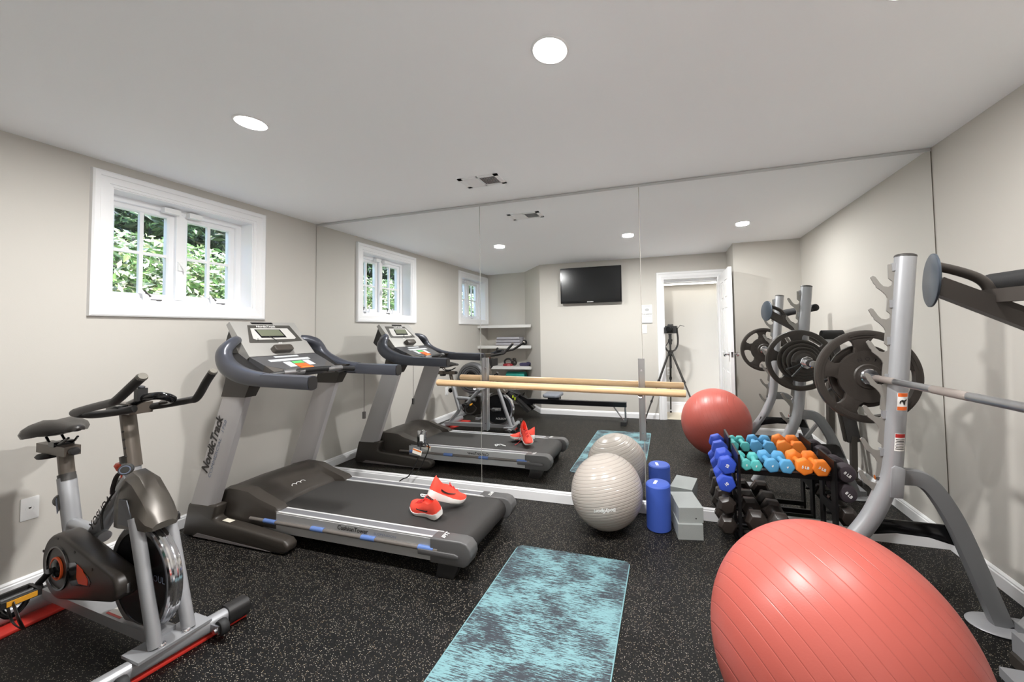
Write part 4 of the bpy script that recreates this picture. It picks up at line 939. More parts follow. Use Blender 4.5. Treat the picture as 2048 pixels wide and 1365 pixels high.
# ================================================================== squat rack
RACK1, RACK2 = -.60, -1.42
def build_rack():
    t = thing('squat_rack', 'silver squat rack with seven-notch uprights and orange warning stickers at the right', 'squat rack', (4.05, -1.0, 0))
    for yy, dx in ((RACK1, 0.), (RACK2, .035)):
        def ax(z): return 4.047+dx-.093*(1.53-z)
        b = MB(); b.tube(spline([(ax(1.53), yy, 1.53), (ax(1.1), yy, 1.1), (ax(.8), yy, .80), (ax(.66), yy, .66), (ax(.56)-.004, yy, .575), (ax(.5)-.022, yy, .505), (3.87+dx, yy, .375), (3.76+dx, yy, .215), (3.655+dx, yy, .045)], 6), .0375, 24, cap=True)
        up = b.part('upright', SILVER, t, 50)
        b = MB(); b.lathe([(0, .006), (.030, .006), (.036, .003), (.0385, 0), (.0385, -.006), (0, -.006)], (ax(1.53), yy, 1.53), (.09, 0, 1), 28); b.part('tube_cap', DGREY, up)
        b = MB(); b.lathe([(0, 0), (.085, 0), (.085, .010), (0, .010)], (3.63+dx, yy, .0005), (0, 0, 1), 28); b.part('front_foot', SILVER, t)
        # notched hook plate
        def ex(z): return ax(z)-.064
        poly = [(ax(1.49)-.02, 1.497), (ex(1.49)+.002, 1.495)]
        for k in range(7):
            z = 1.442-.1435*k; x = ex(z)
            poly += [(x+.006, z-.008), (x+.020, z-.022), (x+.018, z-.038), (x+.004, z-.046), (x-.014, z-.042), (x-.026, z-.028), (x-.043, z+.002), (x-.052, z+.006), (x-.060, z-.001), (x-.048, z-.030), (x-.042, z-.036), (x-.040, z-.046), (x-.020, z-.064), (x-.006, z-.082), (x-.001, z-.096)]
        poly += [(ex(.455), .455), (ax(.452)-.02, .452)]
        b = MB(); b.prism(poly, (0, yy-.0035, 0), (1, 0, 0), (0, 0, 1), (0, .007, 0)); hk = b.part('hook_plate', mat('hook_grey', (150, 147, 142), .4, .4), t, 0)
        for k in range(7):
            z = 1.50-.162*k
            b = MB(); b.box(ax(z)-.050, ax(z)-.036, yy-.008, yy+.008, z-.034, z); b.part('weld_tab', SILVER, hk, 0)
        for z in (.56, .49):
            b = MB(); b.cyl((ax(z)-.060, yy, z), (ax(z)-.03, yy, z), .011, n=6); b.part('bolt', CHROME, hk, 20)
        # rear arch leg of flat oval tube
        b = MB(); b.tube(spline([(ax(.57)+.02, yy, .572), (4.045+dx, yy, .572), (4.09+dx, yy, .545), (4.135+dx, yy, .475), (4.18+dx, yy, .375), (4.24+dx, yy, .20), (4.302+dx, yy, .012)], 6), .037, 20, flat=.68, up=(0, 1, 0), square=.6); b.part('rear_leg', mat('leg_grey', (130, 131, 133), .4, .3), t, 50)
        b = MB(); b.prism([(.0, -.085), (.05, -.085), (.052, .04), (.012, .055), (-.0, .04)], (ax(.57)-.02, yy-.040, .575), (1, 0, 0), (.09, 0, 1), (0, .012, 0), .006); b.part('gusset', SILVER, up, 30)
        b = MB(); b.ball((4.292+dx, yy+.0, .004), .1, 32, (1, .72, .10)); b.part('rear_foot', SILVER, t)
        xl, xr = 3.838+dx, 4.215+dx
        b = MB(); b.prism([(xl, .372), (xr-.03, .372), (xr-.01, .360), (xr+.02, .285), (xr-.035, .290), (xr-.12, .312), (xl+.14, .315), (xl+.03, .296), (xl-.035, .282)], (0, yy+.024, 0), (1, 0, 0), (0, 0, 1), (0, .010, 0), .002); br = b.part('brace', GLOSSB, t, 30)
        for bx, bz in ((xl+.055, .330), (xr-.028, .326)):
            b = MB(); b.lathe([(0, .010), (.008, .009), (.013, .004), (.013, 0), (0, 0)], (bx, yy+.024, bz), (0, -1, 0), 16); b.part('bolt', CHROME, br)
    # warning stickers curve round the near upright's post
    def sticker(z0, z1, bands, name):
        def band(a0, a1, q0, q1, m, nm, par, lift):
            b = MB(); rings = []
            for z in (q0, q1):
                cx = 4.047-.093*(1.53-z)
                rings.append([(cx+(.0375+lift)*math.sin(a), RACK1-(.0375+lift)*math.cos(a), z) for a in np.linspace(a0, a1, 8)])
            b.loft(rings, cap=False, closed=False); return b.part(nm, m, par, 60)
        a0, a1 = R(-22), R(38)
        s = band(a0, a1, z0, z1, mat('sticker_white', (232, 230, 226), .5), name, t, .0010)
        for q0, q1, m, nm, e in bands: band(a0+R(2+e), a1-R(2+e), z0+(z1-z0)*q0, z0+(z1-z0)*q1, m, nm, s, .0016)
        return s
    SO = mat('sticker_orange', (228, 104, 40), .5); SR = mat('sticker_red', (176, 40, 38), .5)
    s1 = sticker(.862, .938, [(.02, .22, SO, 'orange_band', 0), (.78, .98, SO, 'orange_band', 0)], 'warning_sticker')
    s2 = sticker(.690, .764, [(.77, .98, SR, 'red_band', 0)] + [(.10+.09*k, .135+.09*k, INK, 'text_line', 3+(k % 2)*3) for k in range(7)], 'warning_sticker')
    cz = .90; cx = 4.047-.093*(1.53-cz); a = R(8)
    cpos = V(cx+.0392*math.sin(a), RACK1-.0392*math.cos(a), cz)
    xd = V(math.cos(a), math.sin(a), 0)
    b = MB(); b.prism([(-.015, -.006), (-.012, .003), (-.004, .008), (.004, .006), (.013, .011), (.014, .008), (.008, .001), (.006, -.012), (.001, -.013), (-.001, -.002), (-.008, .001), (-.012, -.010)], cpos, xd, (0, 0, 1), xd.cross(V(0, 0, 1))*.0004); b.part('pictogram', INK, s1, 0)
    b = MB(); b.box(4.33, 4.37, RACK2, RACK1, .004, .044, .004); b.part('cross_member', mat('leg_grey', (130, 131, 133)), t)
    # dip handle frame bolted between the uprights
    GUNM = mat('frame_charcoal', (66, 61, 57), .42, .25)
    D = V(3.880, -1.052, 1.372); E_ = V(4.36, -1.16, 1.065)
    d = (E_-D).normalized()
    b = MB(); b.tube([D+d*.010-V(0, 0, .012), E_], .026, 4, flat=1.2, up=(0, 0, 1), square=1.); dp = b.part('dip_arm', GUNM, t, 20)
    b = MB(); b.lathe([(0, -.004), (.084, -.004), (.088, -.002), (.088, .003), (.084, .005), (0, .005)], D, (-.95, .28, .06), 48); b.part('end_disc', mat('disc_blue_grey', (66, 74, 84), .3, .45), dp)
    b = MB(); b.tube(spline([D+V(.012, -.003, .046), D+V(.06, -.007, .028), D+V(.105, -.013, .004), D+V(.128, -.018, -.022), D+V(.140, -.02, -.062)], 5), .0150, 14); b.part('dip_handle', GUNM, dp, 60)
    b = MB(); b.tube([V(4.010, -1.055, 1.312), V(4.14, -1.46, 1.318)], .021, 4, flat=1.1, up=(0, 0, 1), square=1.); d2 = b.part('dip_arm', GUNM, t, 20)
    b = MB(); b.tube([(4.180, -.84, 1.372), (4.160, -1.0, 1.366), (4.11, -1.30, 1.340)], .012, 10); b.part('pad_axle', DGREY, d2)
    b = MB(); b.tube([(4.181, -.822, 1.380), (4.179, -.832, 1.380), (4.155, -1.00, 1.372), (4.09, -1.36, 1.360)], [.012, .028, .030, .030], 20); b.part('foam_grip', RUBBER, d2)
    return t
build_rack()

# ------------------------------------------------------------------ barbell and plates
BX0, BX1 = V(3.934, -.175, .982), V(3.978, -1.86, 1.006)
bd = (BX1-BX0).normalized()
def bp(y): return BX0+(BX1-BX0)*((BX0.y-y)/(BX0.y-BX1.y))
t = thing('barbell', 'long chrome barbell resting in the squat rack hooks, loaded with plates', 'barbell', bp(-1.0))
b = MB(); b.cyl(bp(-.47), bp(-1.60), .0142, n=20); sh = b.part('bar_shaft', STEEL, t)
KN = mat('knurled_steel', (176, 166, 160), .55, .8, bump=.8, bscale=900)
for a, c in ((-.545, -.685), (-.90, -1.06), (-1.36, -1.50)):
    b = MB(); b.cyl(bp(a), bp(c), .0147, n=20); b.part('knurling', KN, sh)
for y0, y1, s in ((-.175, -.46, 1), (-1.615, -1.86, -1)):
    b = MB(); b.lathe([(0, 0), (.020, 0), (.0245, .004), (.0245, (bp(y0)-bp(y1)).length), (0, (bp(y0)-bp(y1)).length)], bp(y0), bd, 28); sl = b.part('sleeve', CHROME, t)
    yc = -.485 if s > 0 else -1.585
    b = MB(); b.lathe([(.014, -.008), (.034, -.008), (.038, -.004), (.038, .012), (.034, .016), (.014, .016)], bp(yc), bd*s*-1 if False else bd, 32); b.part('sleeve_collar', CHROME, sl)
yc = -.318
b = MB(); b.lathe([(.026, -.022), (.040, -.022), (.042, -.018), (.042, .018), (.040, .022), (.026, .022)], bp(yc), bd, 8, closed=True); cl = b.part('collar_clamp', CHROME, t, 20)
for ang in (-.62, -.12):
    b = MB(); o = bp(yc); e = V(-math.cos(ang), 0, 0)+V(0, 0, math.sin(ang)-.25)
    b.tube([o+e.normalized()*.038, o+e.normalized()*.085+V(0, .012, 0), o+e.normalized()*.135+V(0, .02, 0)], .0065, 8); b.part('clamp_handle', BLACK, cl)
def plate(name, y, r, th, label, grips, face=-1):
    c = bp(y); mt = Matrix.Translation(c) @ (-bd).to_track_quat('Z', 'Y').to_matrix().to_4x4()
    root = thing(name, label, 'weight plate', group='weight plates on the barbell'); root.matrix_world = mt; ORI[root.name] = mt
    def W_(b): b.xf(mt); return b
    if grips:
        r1, r2, r3 = r*.44, r*.56, r*.86
        b = MB(); b.lathe([(r3-.004, -th*.42), (r-.012, -th*.5), (r-.003, -th*.42), (r, -th*.2), (r, th*.2), (r-.003, th*.42), (r-.012, th*.5), (r3-.004, th*.42)], (0, 0, 0), (0, 0, 1), 72, closed=True); W_(b).part('rim', IRON, root, 40)
        b = MB(); b.lathe([(.0255, -th*.5), (.055, -th*.5), (.060, -th*.36), (r2, -th*.34), (r2, th*.34), (.060, th*.36), (.055, th*.5), (.0255, th*.5)], (0, 0, 0), (0, 0, 1), 64, closed=True); hb = W_(b).part('hub', IRON, root, 30)
        for k in range(5):
            a0 = R(84+72*k)
            b = MB(); n = 8; hw0, hw1 = R(18), R(13)
            poly = [((r2-.012)*math.cos(a0+q), (r2-.012)*math.sin(a0+q)) for q in np.linspace(-hw0-R(6), hw0+R(6), n)]
            poly += [(r*.66*math.cos(a0+hw1), r*.66*math.sin(a0+hw1)), (r*.78*math.cos(a0+hw1), r*.78*math.sin(a0+hw1))]
            poly += [((r3+.004)*math.cos(a0+q), (r3+.004)*math.sin(a0+q)) for q in np.linspace(hw0-R(1), -hw0+R(1), n)]
            poly += [(r*.78*math.cos(a0-hw1), r*.78*math.sin(a0-hw1)), (r*.66*math.cos(a0-hw1), r*.66*math.sin(a0-hw1))]
            b.prism(poly, (0, 0, -th*.33), (1, 0, 0), (0, 1, 0), (0, 0, th*.66), .003); W_(b).part('spoke', IRON, root, 30)
            b = MB(); rg = []
            for q in np.linspace(-R(15), R(15), 8): rg.append([((r*.90)*math.cos(a0+q), (r*.90)*math.sin(a0+q), th*.49), ((r*.945)*math.cos(a0+q), (r*.945)*math.sin(a0+q), th*.49), ((r*.945)*math.cos(a0+q), (r*.945)*math.sin(a0+q), th*.54), ((r*.90)*math.cos(a0+q), (r*.90)*math.sin(a0+q), th*.54)])
            rg2 = [[(p[0], p[1], -p[2]) for p in ring] for ring in rg]
            b.loft(rg); W_(b).part('rim_pad', IRON, root, 30)
            b = MB(); b.loft(rg2); W_(b).part('rim_pad', IRON, root, 30)
        for sgn in (-1, 1):
            b = MB()
            for k, ch in enumerate('HAMPTON'):
                a = R(155-21*k) if sgn < 0 else R(25+21*k)
                a = R(200-22*k) if sgn < 0 else R(-20+22*k)
                o = V(.082*math.cos(a), .082*math.sin(a), sgn*th*.345)
                xd = V(math.sin(a), -math.cos(a), 0)*(1 if sgn > 0 else -1)
                yd = V(math.cos(a), math.sin(a), 0)
                if sgn < 0: xd = V(-math.sin(a), math.cos(a), 0)*-1*-1
                b.text(ch, .026, o, xd, yd, .0006, 0, lift=.0012)
            W_(b).part('lettering', INK, hb, 0)
    else:
        b = MB(); b.lathe([(.0255, -th*.5), (.05, -th*.5), (.055, -th*.38), (r-.018, -th*.38), (r-.012, -th*.5), (r-.003, -th*.46), (r, -th*.3), (r, th*.3), (r-.003, th*.46), (r-.012, th*.5), (r-.018, th*.38), (.055, th*.38), (.05, th*.5), (.0255, th*.5)], (0, 0, 0), (0, 0, 1), 56, closed=True); W_(b).part('plate_body', IRON, root, 40)
    return root
plate('weight_plate', -.470, .219, .034, 'large dark grip plate with cut-outs, innermost on the mirror end of the barbell', True)
for k, (y, r, lab) in enumerate(((-.440, .150, 'second largest black plate, next to the large grip plate on the mirror end'), (-.415, .125, 'third black plate outward on the mirror end of the barbell'), (-.391, .102, 'fourth black plate outward on the mirror end of the barbell'), (-.368, .080, 'smallest black plate, outermost beside the chrome clamp'))):
    plate('weight_plate', y, r, .022, lab, False)
plate('weight_plate', -1.600, .219, .034, 'large dark grip plate on the camera end of the barbell, seen in the mirror', True)

# ------------------------------------------------------------------ weight bench behind the rack
t = thing('weight_bench', 'dark folded weight bench standing behind the squat rack by the right wall', 'bench', (4.26, -.84, 0))
GUNM = MATS['frame_charcoal']
def bar(p0, p1, w, h, m, name, par=t, up=(0, 1, 0)):
    b = MB(); b.tube([p0, p1], w, 4, flat=h/w, up=up, square=1.); return b.part(name, m, par, 20)
p0, p1 = V(4.445, -.955, .30), V(4.345, -1.00, 1.06)
b = MB(); b.tube([p0, p1], .050, 4, flat=.55, up=(0, 1, 0), square=1.); b.part('back_pad', mat('pad_charcoal', (62, 60, 60), .5, bump=.08, bscale=200), t, 20)
b = MB(); b.tube([V(4.40, -.955, .30), V(4.305, -1.00, 1.0)], .018, 4, up=(0, 1, 0), square=1.); b.part('frame_rail', GUNM, t, 20)
b = MB(); b.tube([(4.265, -1.0, 1.155), (4.27, -1.0, 1.155), (4.42, -1.0, 1.155), (4.425, -1.0, 1.155)], [.034, .040, .040, .034], 24); b.part('roller_pad', RUBBER, t)
b = MB(); b.box(4.29, 4.36, -1.02, -.98, 1.02, 1.12, .004); b.part('pad_bracket', SILVER, t)
bar(V(4.315, -.985, .85), V(4.240, -.835, .045), .024, .028, GUNM, 'front_post')
b = MB(); b.box(4.206, 4.276, -.880, -.790, .042, .110, .006); b.part('post_cuff', SILVER, t)
b = MB(); b.box(4.19, 4.43, -.87, -.80, .004, .044, .004); b.part('base_foot', GUNM, t)
b = MB(); b.box(4.115, 4.185, -.935, -.868, .002, .034, .006); b.part('foot_cap', SILVER, t)
bar(V(4.26, -1.0, .48), V(4.10, -1.0, .26), .013, .013, STEEL, 'support_strut')
bar(V(4.445, -.95, .34), V(4.40, -.86, .03), .022, .022, GUNM, 'rear_leg')
b = MB(); b.tube([(4.255, -1.0, .335), (4.29, -1.0, .325)], .010, 10); b.lathe([(0, 0), (.016, .002), (.020, .012), (.014, .026), (0, .028)], (4.285, -1.0, .325), (1, 0, -.3), 16); b.part('pop_pin', mat('brass', (176, 142, 74), .35, .8), t)

# ------------------------------------------------------------------ dumbbell rack
t = thing('dumbbell_rack', 'black steel three-tier dumbbell rack in front of the mirror', 'dumbbell rack', (3.64, -.17, 0))
RB = mat('rack_black', (24, 23, 24), .35, .2)
for x, s in ((3.404, -1), (3.868, 1)):
    b = MB(); b.box(x-.006, x+.006, -.278, -.225, .012, .515, .003); b.box(x-.006, x+.006, -.110, -.062, .012, .515, .003)
    b.box(x-.006, x+.006, -.30, -.045, .004, .040, .003); b.box(x-.006, x+.006, -.225, -.110, .44, .515, .003); b.box(x-.006, x+.006, -.225, -.110, .22, .27, .003)
    sf = b.part('side_frame', RB, t, 0)
    b = MB(); b.box(min(x, x+s*.020), max(x, x+s*.020), -.31, -.036, .0008, .018, .004); b.part('foot', RB, t)
    for z in (.425, .335, .210, .105) if s < 0 else (.425, .325, .215):
        b = MB()
        z -= .026
        for y in (-.205, -.135): b.box(min(x, x+s*.085), max(x, x+s*.085), y-.004, y+.004, z-.012, z, .001); b.box(x+s*.081, x+s*.085, y-.004, y+.004, z, z+.016)
        b.part('cradle', RB, sf, 0)
for z in (.415, .080):
    b = MB(); b.box(3.411, 3.861, -.235, -.222, z-.02, z+.008, .002); b.part('front_rail', RB, t)
    b = MB(); b.box(3.411, 3.861, -.118, -.105, z-.02, z+.008, .002); b.part('back_rail', RB, t)
b = MB(); b.box(3.411, 3.861, -.075, -.067, .045, .075, .002); b.part('lower_bar', RB, t)
b = MB(); b.prism(rrect(.05, .018, .005), (3.45, -.2355, .0), (1, 0, 0), (0, 0, 1), (0, -.001, 0)); 
b.xf(Matrix.Translation((0, 0, .074))); b.part('maker_plate', DGREY, t, 0)
def dumbbell(kind, col, r, L, hl, num, hexn=6, rough=.55, numrot=0.):
    """along local y, centred at its origin; r = head radius, L = overall length, hl = head length"""
    root = thing('dumbbell', None, 'dumbbell')
    m = mat('dumbbell_'+kind, col, rough, bump=.12, bscale=260)
    b = MB()
    if kind == 'iron': b.tube([(0, -L/2+hl*.8, 0), (0, -L*.16, 0), (0, 0, 0), (0, L*.16, 0), (0, L/2-hl*.8, 0)], [.013, .014, .017, .014, .013], 16); b.part('handle', STEEL, root)
    else: b.tube([(0, -L/2+hl*.8, 0), (0, 0, 0), (0, L/2-hl*.8, 0)], [.0155, .014, .0155], 16); b.part('handle', m, root)
    for s in (-1, 1):
        y0, y1 = s*(L/2-hl), s*L/2
        b = MB()
        if hexn: 
            def ring(y, rr): return [(rr*math.cos(a), y, rr*math.sin(a)) for a in [2*PI*k/hexn+PI/hexn for k in range(hexn)]]
            if kind == 'iron': b.loft([ring(y0, r*.72), ring(y0+s*hl*.26, r), ring(y1-s*hl*.30, r), ring(y1, r*.66)])
            else: b.loft([ring(y0, r*.62), ring(y0+s*hl*.22, r), ring(y1-s*hl*.12, r), ring(y1, r*.90)])
            bmesh.ops.bevel(b.bm, geom=[e for e in b.bm.edges], offset=.0014 if kind == 'iron' else .005, segments=2, affect='EDGES', profile=.5)
        else: b.lathe([(0, 0), (r*.7, 0), (r*.95, hl*.12), (r, hl*.35), (r*.97, hl*.7), (r*.80, hl*.93), (r*.55, hl), (0, hl)], (0, y0, 0), (0, s, 0), 40)
        hd = b.part('head', m, root, 30)
        if num and s < 0:
            c, sn = math.cos(numrot), math.sin(numrot)
            b = MB(); b.text(num, r*.42, (0, y1, 0), (c, 0, sn), (-sn, 0, c), .0008, 0, lift=.0015); b.part('weight_mark', WHITEINK, hd, 0)
    return root
def place(proto, x, y, z, rz, roll, label, group, first):
    o = proto if first else copy_tree(proto)
    o.matrix_world = Matrix.Translation((x, y, z)) @ Matrix.Rotation(R(rz), 4, 'Z') @ Matrix.Rotation(R(roll), 4, 'Y')
    o['label'] = label; o['group'] = group
    return o
G1, G2 = 'colourful dumbbells on the top tier of the rack', 'dumbbells hung on the sides of the rack'
dp = dumbbell('teal', (84, 178, 176), .033, .170, .036, '2'); 
place(dp, 3.440, -.175, .453, 4, 10, 'small teal hex dumbbell on the top tier, next to the rack\'s left post', G1, True); place(dp, 3.500, -.180, .453, -4, 28, 'small teal hex dumbbell on the top tier, beside a light blue one', G1, False)
dp = dumbbell('light_blue', (84, 154, 198), .041, .182, .043, '4')
place(dp, 3.570, -.173, .460, 3, 18, 'light blue hex dumbbell on the top tier, beside a teal one', G1, True); place(dp, 3.645, -.172, .460, 2, 34, 'light blue hex dumbbell on the top tier, beside an orange one', G1, False)
dp = dumbbell('orange', (236, 128, 40), .047, .190, .049, '5 LB')
place(dp, 3.728, -.170, .466, 3, 8, 'bright orange hex dumbbell on the top tier, beside a light blue one', G1, True); place(dp, 3.806, -.172, .466, 3, 26, 'bright orange hex dumbbell on the top tier, next to the rack\'s right post', G1, False)
dp = dumbbell('royal_blue', (46, 76, 184), .053, .205, .062, '10', numrot=R(80))
place(dp, 3.345, -.160, .440, 0, 14, 'royal blue hex dumbbell hung highest on the rack\'s left side', G2, True); place(dp, 3.338, -.160, .338, 0, 40, 'royal blue hex dumbbell hung just under another blue one on the left side', G2, False)
dp = dumbbell('iron', (46, 40, 37), .054, .215, .068, '', rough=.3)
place(dp, 3.340, -.155, .208, 0, 10, 'black hex dumbbell hung under the blue ones on the rack\'s left side', G2, True); place(dp, 3.340, -.155, .096, 0, 26, 'black hex dumbbell lowest on the rack\'s left side, near the floor', G2, False)
place(dp, 3.932, -.150, .212, 0, 26, 'black hex dumbbell under the round ones on the rack\'s right side', G2, False)
dp = dumbbell('iron', (46, 40, 37), .062, .245, .075, '', rough=.3)
G3 = 'black hex dumbbells on the bottom tier of the rack'
place(dp, 3.488, -.148, .139, 0, 28, 'big black hex dumbbell on the bottom tier, next to the left post', G3, True); place(dp, 3.608, -.148, .139, 0, 34, 'big black hex dumbbell on the bottom tier, second from the left post', G3, False)
dp = dumbbell('plum', (62, 54, 60), .050, .200, .062, '8 LB', hexn=0, rough=.6, numrot=R(-40))
place(dp, 3.928, -.158, .443, 0, 0, 'dark plum round-headed dumbbell hung highest on the rack\'s right side', G2, True); place(dp, 3.930, -.158, .338, 0, 6, 'dark plum round-headed dumbbell hung between a round and a hex one', G2, False)
b = MB(); b.tube([(3.70, -.040, .020), (3.78, -.040, .020), (3.86, -.040, .020)], .010, 12); b.ball((3.70, -.040, .022), .018, 16); b.ball((3.81, -.042, .030), .018, 16, (1.5, 1, 1.2)); b.ball((3.86, -.040, .022), .016, 16)
b.solid('hand_grip_tool', mat('lime_green', (120, 190, 60), .45), (3.78, -.04, 0), 'lime green hand weight lying on the floor behind the dumbbell rack', 'hand weight')

# ================================================================== things behind the camera, seen in the mirror
t = thing('television', 'black flat television mounted high on the wall opposite the mirror', 'television', (1.985, YB, 1.88))
b = MB(); b.box(1.545, 2.432, -2.625, -2.582, 1.622, 2.136, .006); tv = b.part('housing', GLOSSB, t, 30)
b = MB(); b.box(1.562, 2.415, -2.5825, -2.5805, 1.652, 2.118); b.part('screen', mat('tv_screen', (20, 21, 22), .22), t, 0)
b = MB(); b.text('SAMSUNG', .020, (1.985, -2.5815, 1.636), (-1, 0, 0), (0, 0, 1), .0004, lift=.0006); b.part('lettering', WHITEINK, tv, 0)
b = MB(); b.box(1.75, 2.22, YB, -2.625, 1.70, 2.05); b.part('wall_mount', BLACK, t, 0)
t = thing('notice', 'white printed notice taped to the wall beside the doorway', 'notice', (2.765, YB, 1.44))
b = MB(); b.box(2.690, 2.838, YB+.0005, YB+.0020, 1.312, 1.570); pg = b.part('sheet', mat('paper', (234, 233, 231), .7), t, 0)
b = MB(); b.prism([(.03*math.cos(2*PI*k/24), .02*math.sin(2*PI*k/24)) for k in range(24)], (2.768, YB+.0021, 1.50), (-1, 0, 0), (0, 0, 1), (0, .0005, 0)); b.part('seal', mat('print_grey', (176, 176, 176), .6), pg, 0)
b = MB(); b.text('WORKOUT', .026, (2.765, YB+.0022, 1.438), (-1, 0, 0), (0, 0, 1), .0006); b.part('lettering', mat('print_dark', (120, 120, 120), .6), pg, 0)
for k, (w_, z) in enumerate(((.06, 1.408), (.055, 1.548))):
    b = MB(); b.box(2.765-w_, 2.765+w_, YB+.0020, YB+.0026, z, z+.006); b.part('text_line', MATS['print_grey'], pg, 0)
b = MB(); b.box(2.69, 2.838, YB+.002, YB+.006, 1.312, 1.320); b.part('bottom_edge', MATS['print_dark'], pg, 0)
t = thing('light_switch', 'white light switch plate under the notice beside the doorway', 'light switch', (2.727, YB, 1.23))
b = MB(); b.prism(rrect(.072, .116, .004), (2.727, YB+.0005, 1.230), (1, 0, 0), (0, 0, 1), (0, .006, 0), .002); b.part('cover_plate', WHITE, t, 30)
b = MB(); b.box(2.711, 2.743, YB+.006, YB+.009, 1.197, 1.263, .001); b.part('rocker', WHITE, t)
t = thing('wall_outlet', 'white outlet low on the hallway wall behind the tripod', 'outlet', (3.04, -3.13, .60))
b = MB(); b.prism(rrect(.070, .115, .004), (3.04, -3.1295, .60), (1, 0, 0), (0, 0, 1), (0, .006, 0), .002); b.part('cover_plate', WHITE, t, 30)
for dz in (-.022, .022):
    b = MB(); b.prism(rrect(.030, .028, .010), (3.04, -3.1235, .60+dz), (1, 0, 0), (0, 0, 1), (0, .001, 0)); b.part('socket', mat('socket_ivory', (214, 212, 206), .4), t, 30)

# camera on a tripod standing in the doorway
def build_tripod():
    t = thing('tripod', 'black three-legged camera tripod standing in the doorway', 'tripod', (3.06, -2.62, 0))
    c = V(3.066, -2.625, 0)
    b = MB(); b.cyl(c+V(0, 0, .70), c+V(0, 0, 1.06), .013, n=14); b.part('centre_column', BLACK, t)
    b = MB(); b.lathe([(0, .86), (.030, .865), (.036, .885), (.036, .915), (.026, .935), (.016, .945), (0, .945)], (c.x, c.y, 0), (0, 0, 1), 20); b.part('leg_collar', BLACK, t)
    for f in ((2.736, -2.443, .012), (3.052, -3.085, .015), (3.40, -2.32, .012)):
        f = V(f); a = c+V(0, 0, .895); d = (f-a)
        h = V(d.x, d.y, 0).normalized()*.030; a = a+h
        b = MB(); b.cyl(a, a+d*.42, .0145, n=12); lg = b.part('leg', mat('tripod_black', (46, 43, 40), .45, .1), t)
        b = MB(); b.cyl(a+d*.40, a+d*.96, .0105, n=12); b.part('lower_leg', DGREY, lg)
        b = MB(); b.cyl(a+d*.39, a+d*.425, .019, n=12); b.cyl(a+d*.69, a+d*.72, .015, n=12); b.part('leg_lock', BLACK, lg)
        b = MB(); b.ball((f.x, f.y, .0145), .0145, 14); b.part('rubber_foot', RUBBER, lg)
    b = MB(); b.cyl(c+V(0, 0, 1.02), c+V(0, 0, 1.09), .022, n=16); b.cyl(c+V(-.028, 0, 1.075), c+V(.028, 0, 1.075), .016, n=14); b.cyl(c+V(0, 0, 1.09), c+V(0, 0, 1.155), .020, n=16); b.box(c.x-.022, c.x+.022, c.y-.022, c.y+.030, 1.150, 1.164, .003); hd = b.part('tripod_head', BLACK, t)
    b = MB(); b.cyl(c+V(-.02, -.01, 1.06), c+V(-.055, -.06, 1.0), .006, n=10); b.part('pan_handle', BLACK, hd)
build_tripod()
def build_camera():
    fw = V(CF.x, CF.y, 0).normalized(); rt = V(fw.y, -fw.x, 0); up = V(0, 0, 1)
    m4 = Matrix((( rt.x, fw.x, 0, CAMP.x), (rt.y, fw.y, 0, CAMP.y), (0, 0, 1, CAMP.z), (0, 0, 0, 1)))
    t = thing('camera', 'black camera with a wide lens on the tripod, strap hanging below', 'camera'); t.matrix_world = m4; ORI[t.name] = m4
    def part(b, n, m, par=t, sm=30): b.xf(m4); return b.part(n, m, par, sm)
    b = MB(); b.box(-.084, .084, -.165, -.100, -.058, .042, .012, 3); b.prism([(-.040, .036), (-.028, .070), (.028, .070), (.040, .036)], (0, -.150, 0), (1, 0, 0), (0, 0, 1), (0, .050, 0), .006); bd_ = part(b, 'camera_body', BLACK)
    b = MB(); b.box(-.074, -.040, -.105, -.078, -.055, .026, .010, 3); part(b, 'hand_grip', RUBBER, bd_)
    b = MB(); b.cyl((-.052, -.125, .034), (-.052, -.125, .044), .010, n=14); part(b, 'shutter_button', CHROME, bd_)
    b = MB(); b.lathe([(0, -.100), (.034, -.100), (.037, -.092), (.037, -.060), (.034, -.055), (.036, -.048), (.036, -.016), (.033, -.012), (.029, -.012), (.027, -.022), (0, -.022)], (0, 0, 0), (0, 1, 0), 40); ln = part(b, 'lens', GLOSSB)
    b = MB(); b.lathe([(.0345, -.052), (.0375, -.052), (.0375, -.030), (.0345, -.030)], (0, 0, 0), (0, 1, 0), 40, closed=True); part(b, 'focus_ring', RUBBER, ln)
    b = MB(); b.prism([(-.150, -.044), (-.172, .026), (-.080, .016), (-.080, -.040)], (0, -.13, 0), (1, 0, 0), (0, 0, 1), (0, .016, 0), .004); part(b, 'side_screen', BLACK, bd_)
    b = MB(); b.tube([(.082, -.13, -.01), (.13, -.13, .05), (.185, -.13, .034)], .004, 6); part(b, 'remote_cable', INK, bd_)
    for s in (-1, 1):
        b = MB(); b.tube(spline([(s*.086, -.128, .018), (s*.090, -.128, -.05), (s*.096, -.128, -.13), (s*.088, -.126, -.22), (s*.052, -.115, -.285), (s*.006, -.045, -.300)], 6), .013, 8, flat=.3, up=(0, 1, 0)); part(b, 'neck_strap', INK)
build_camera()

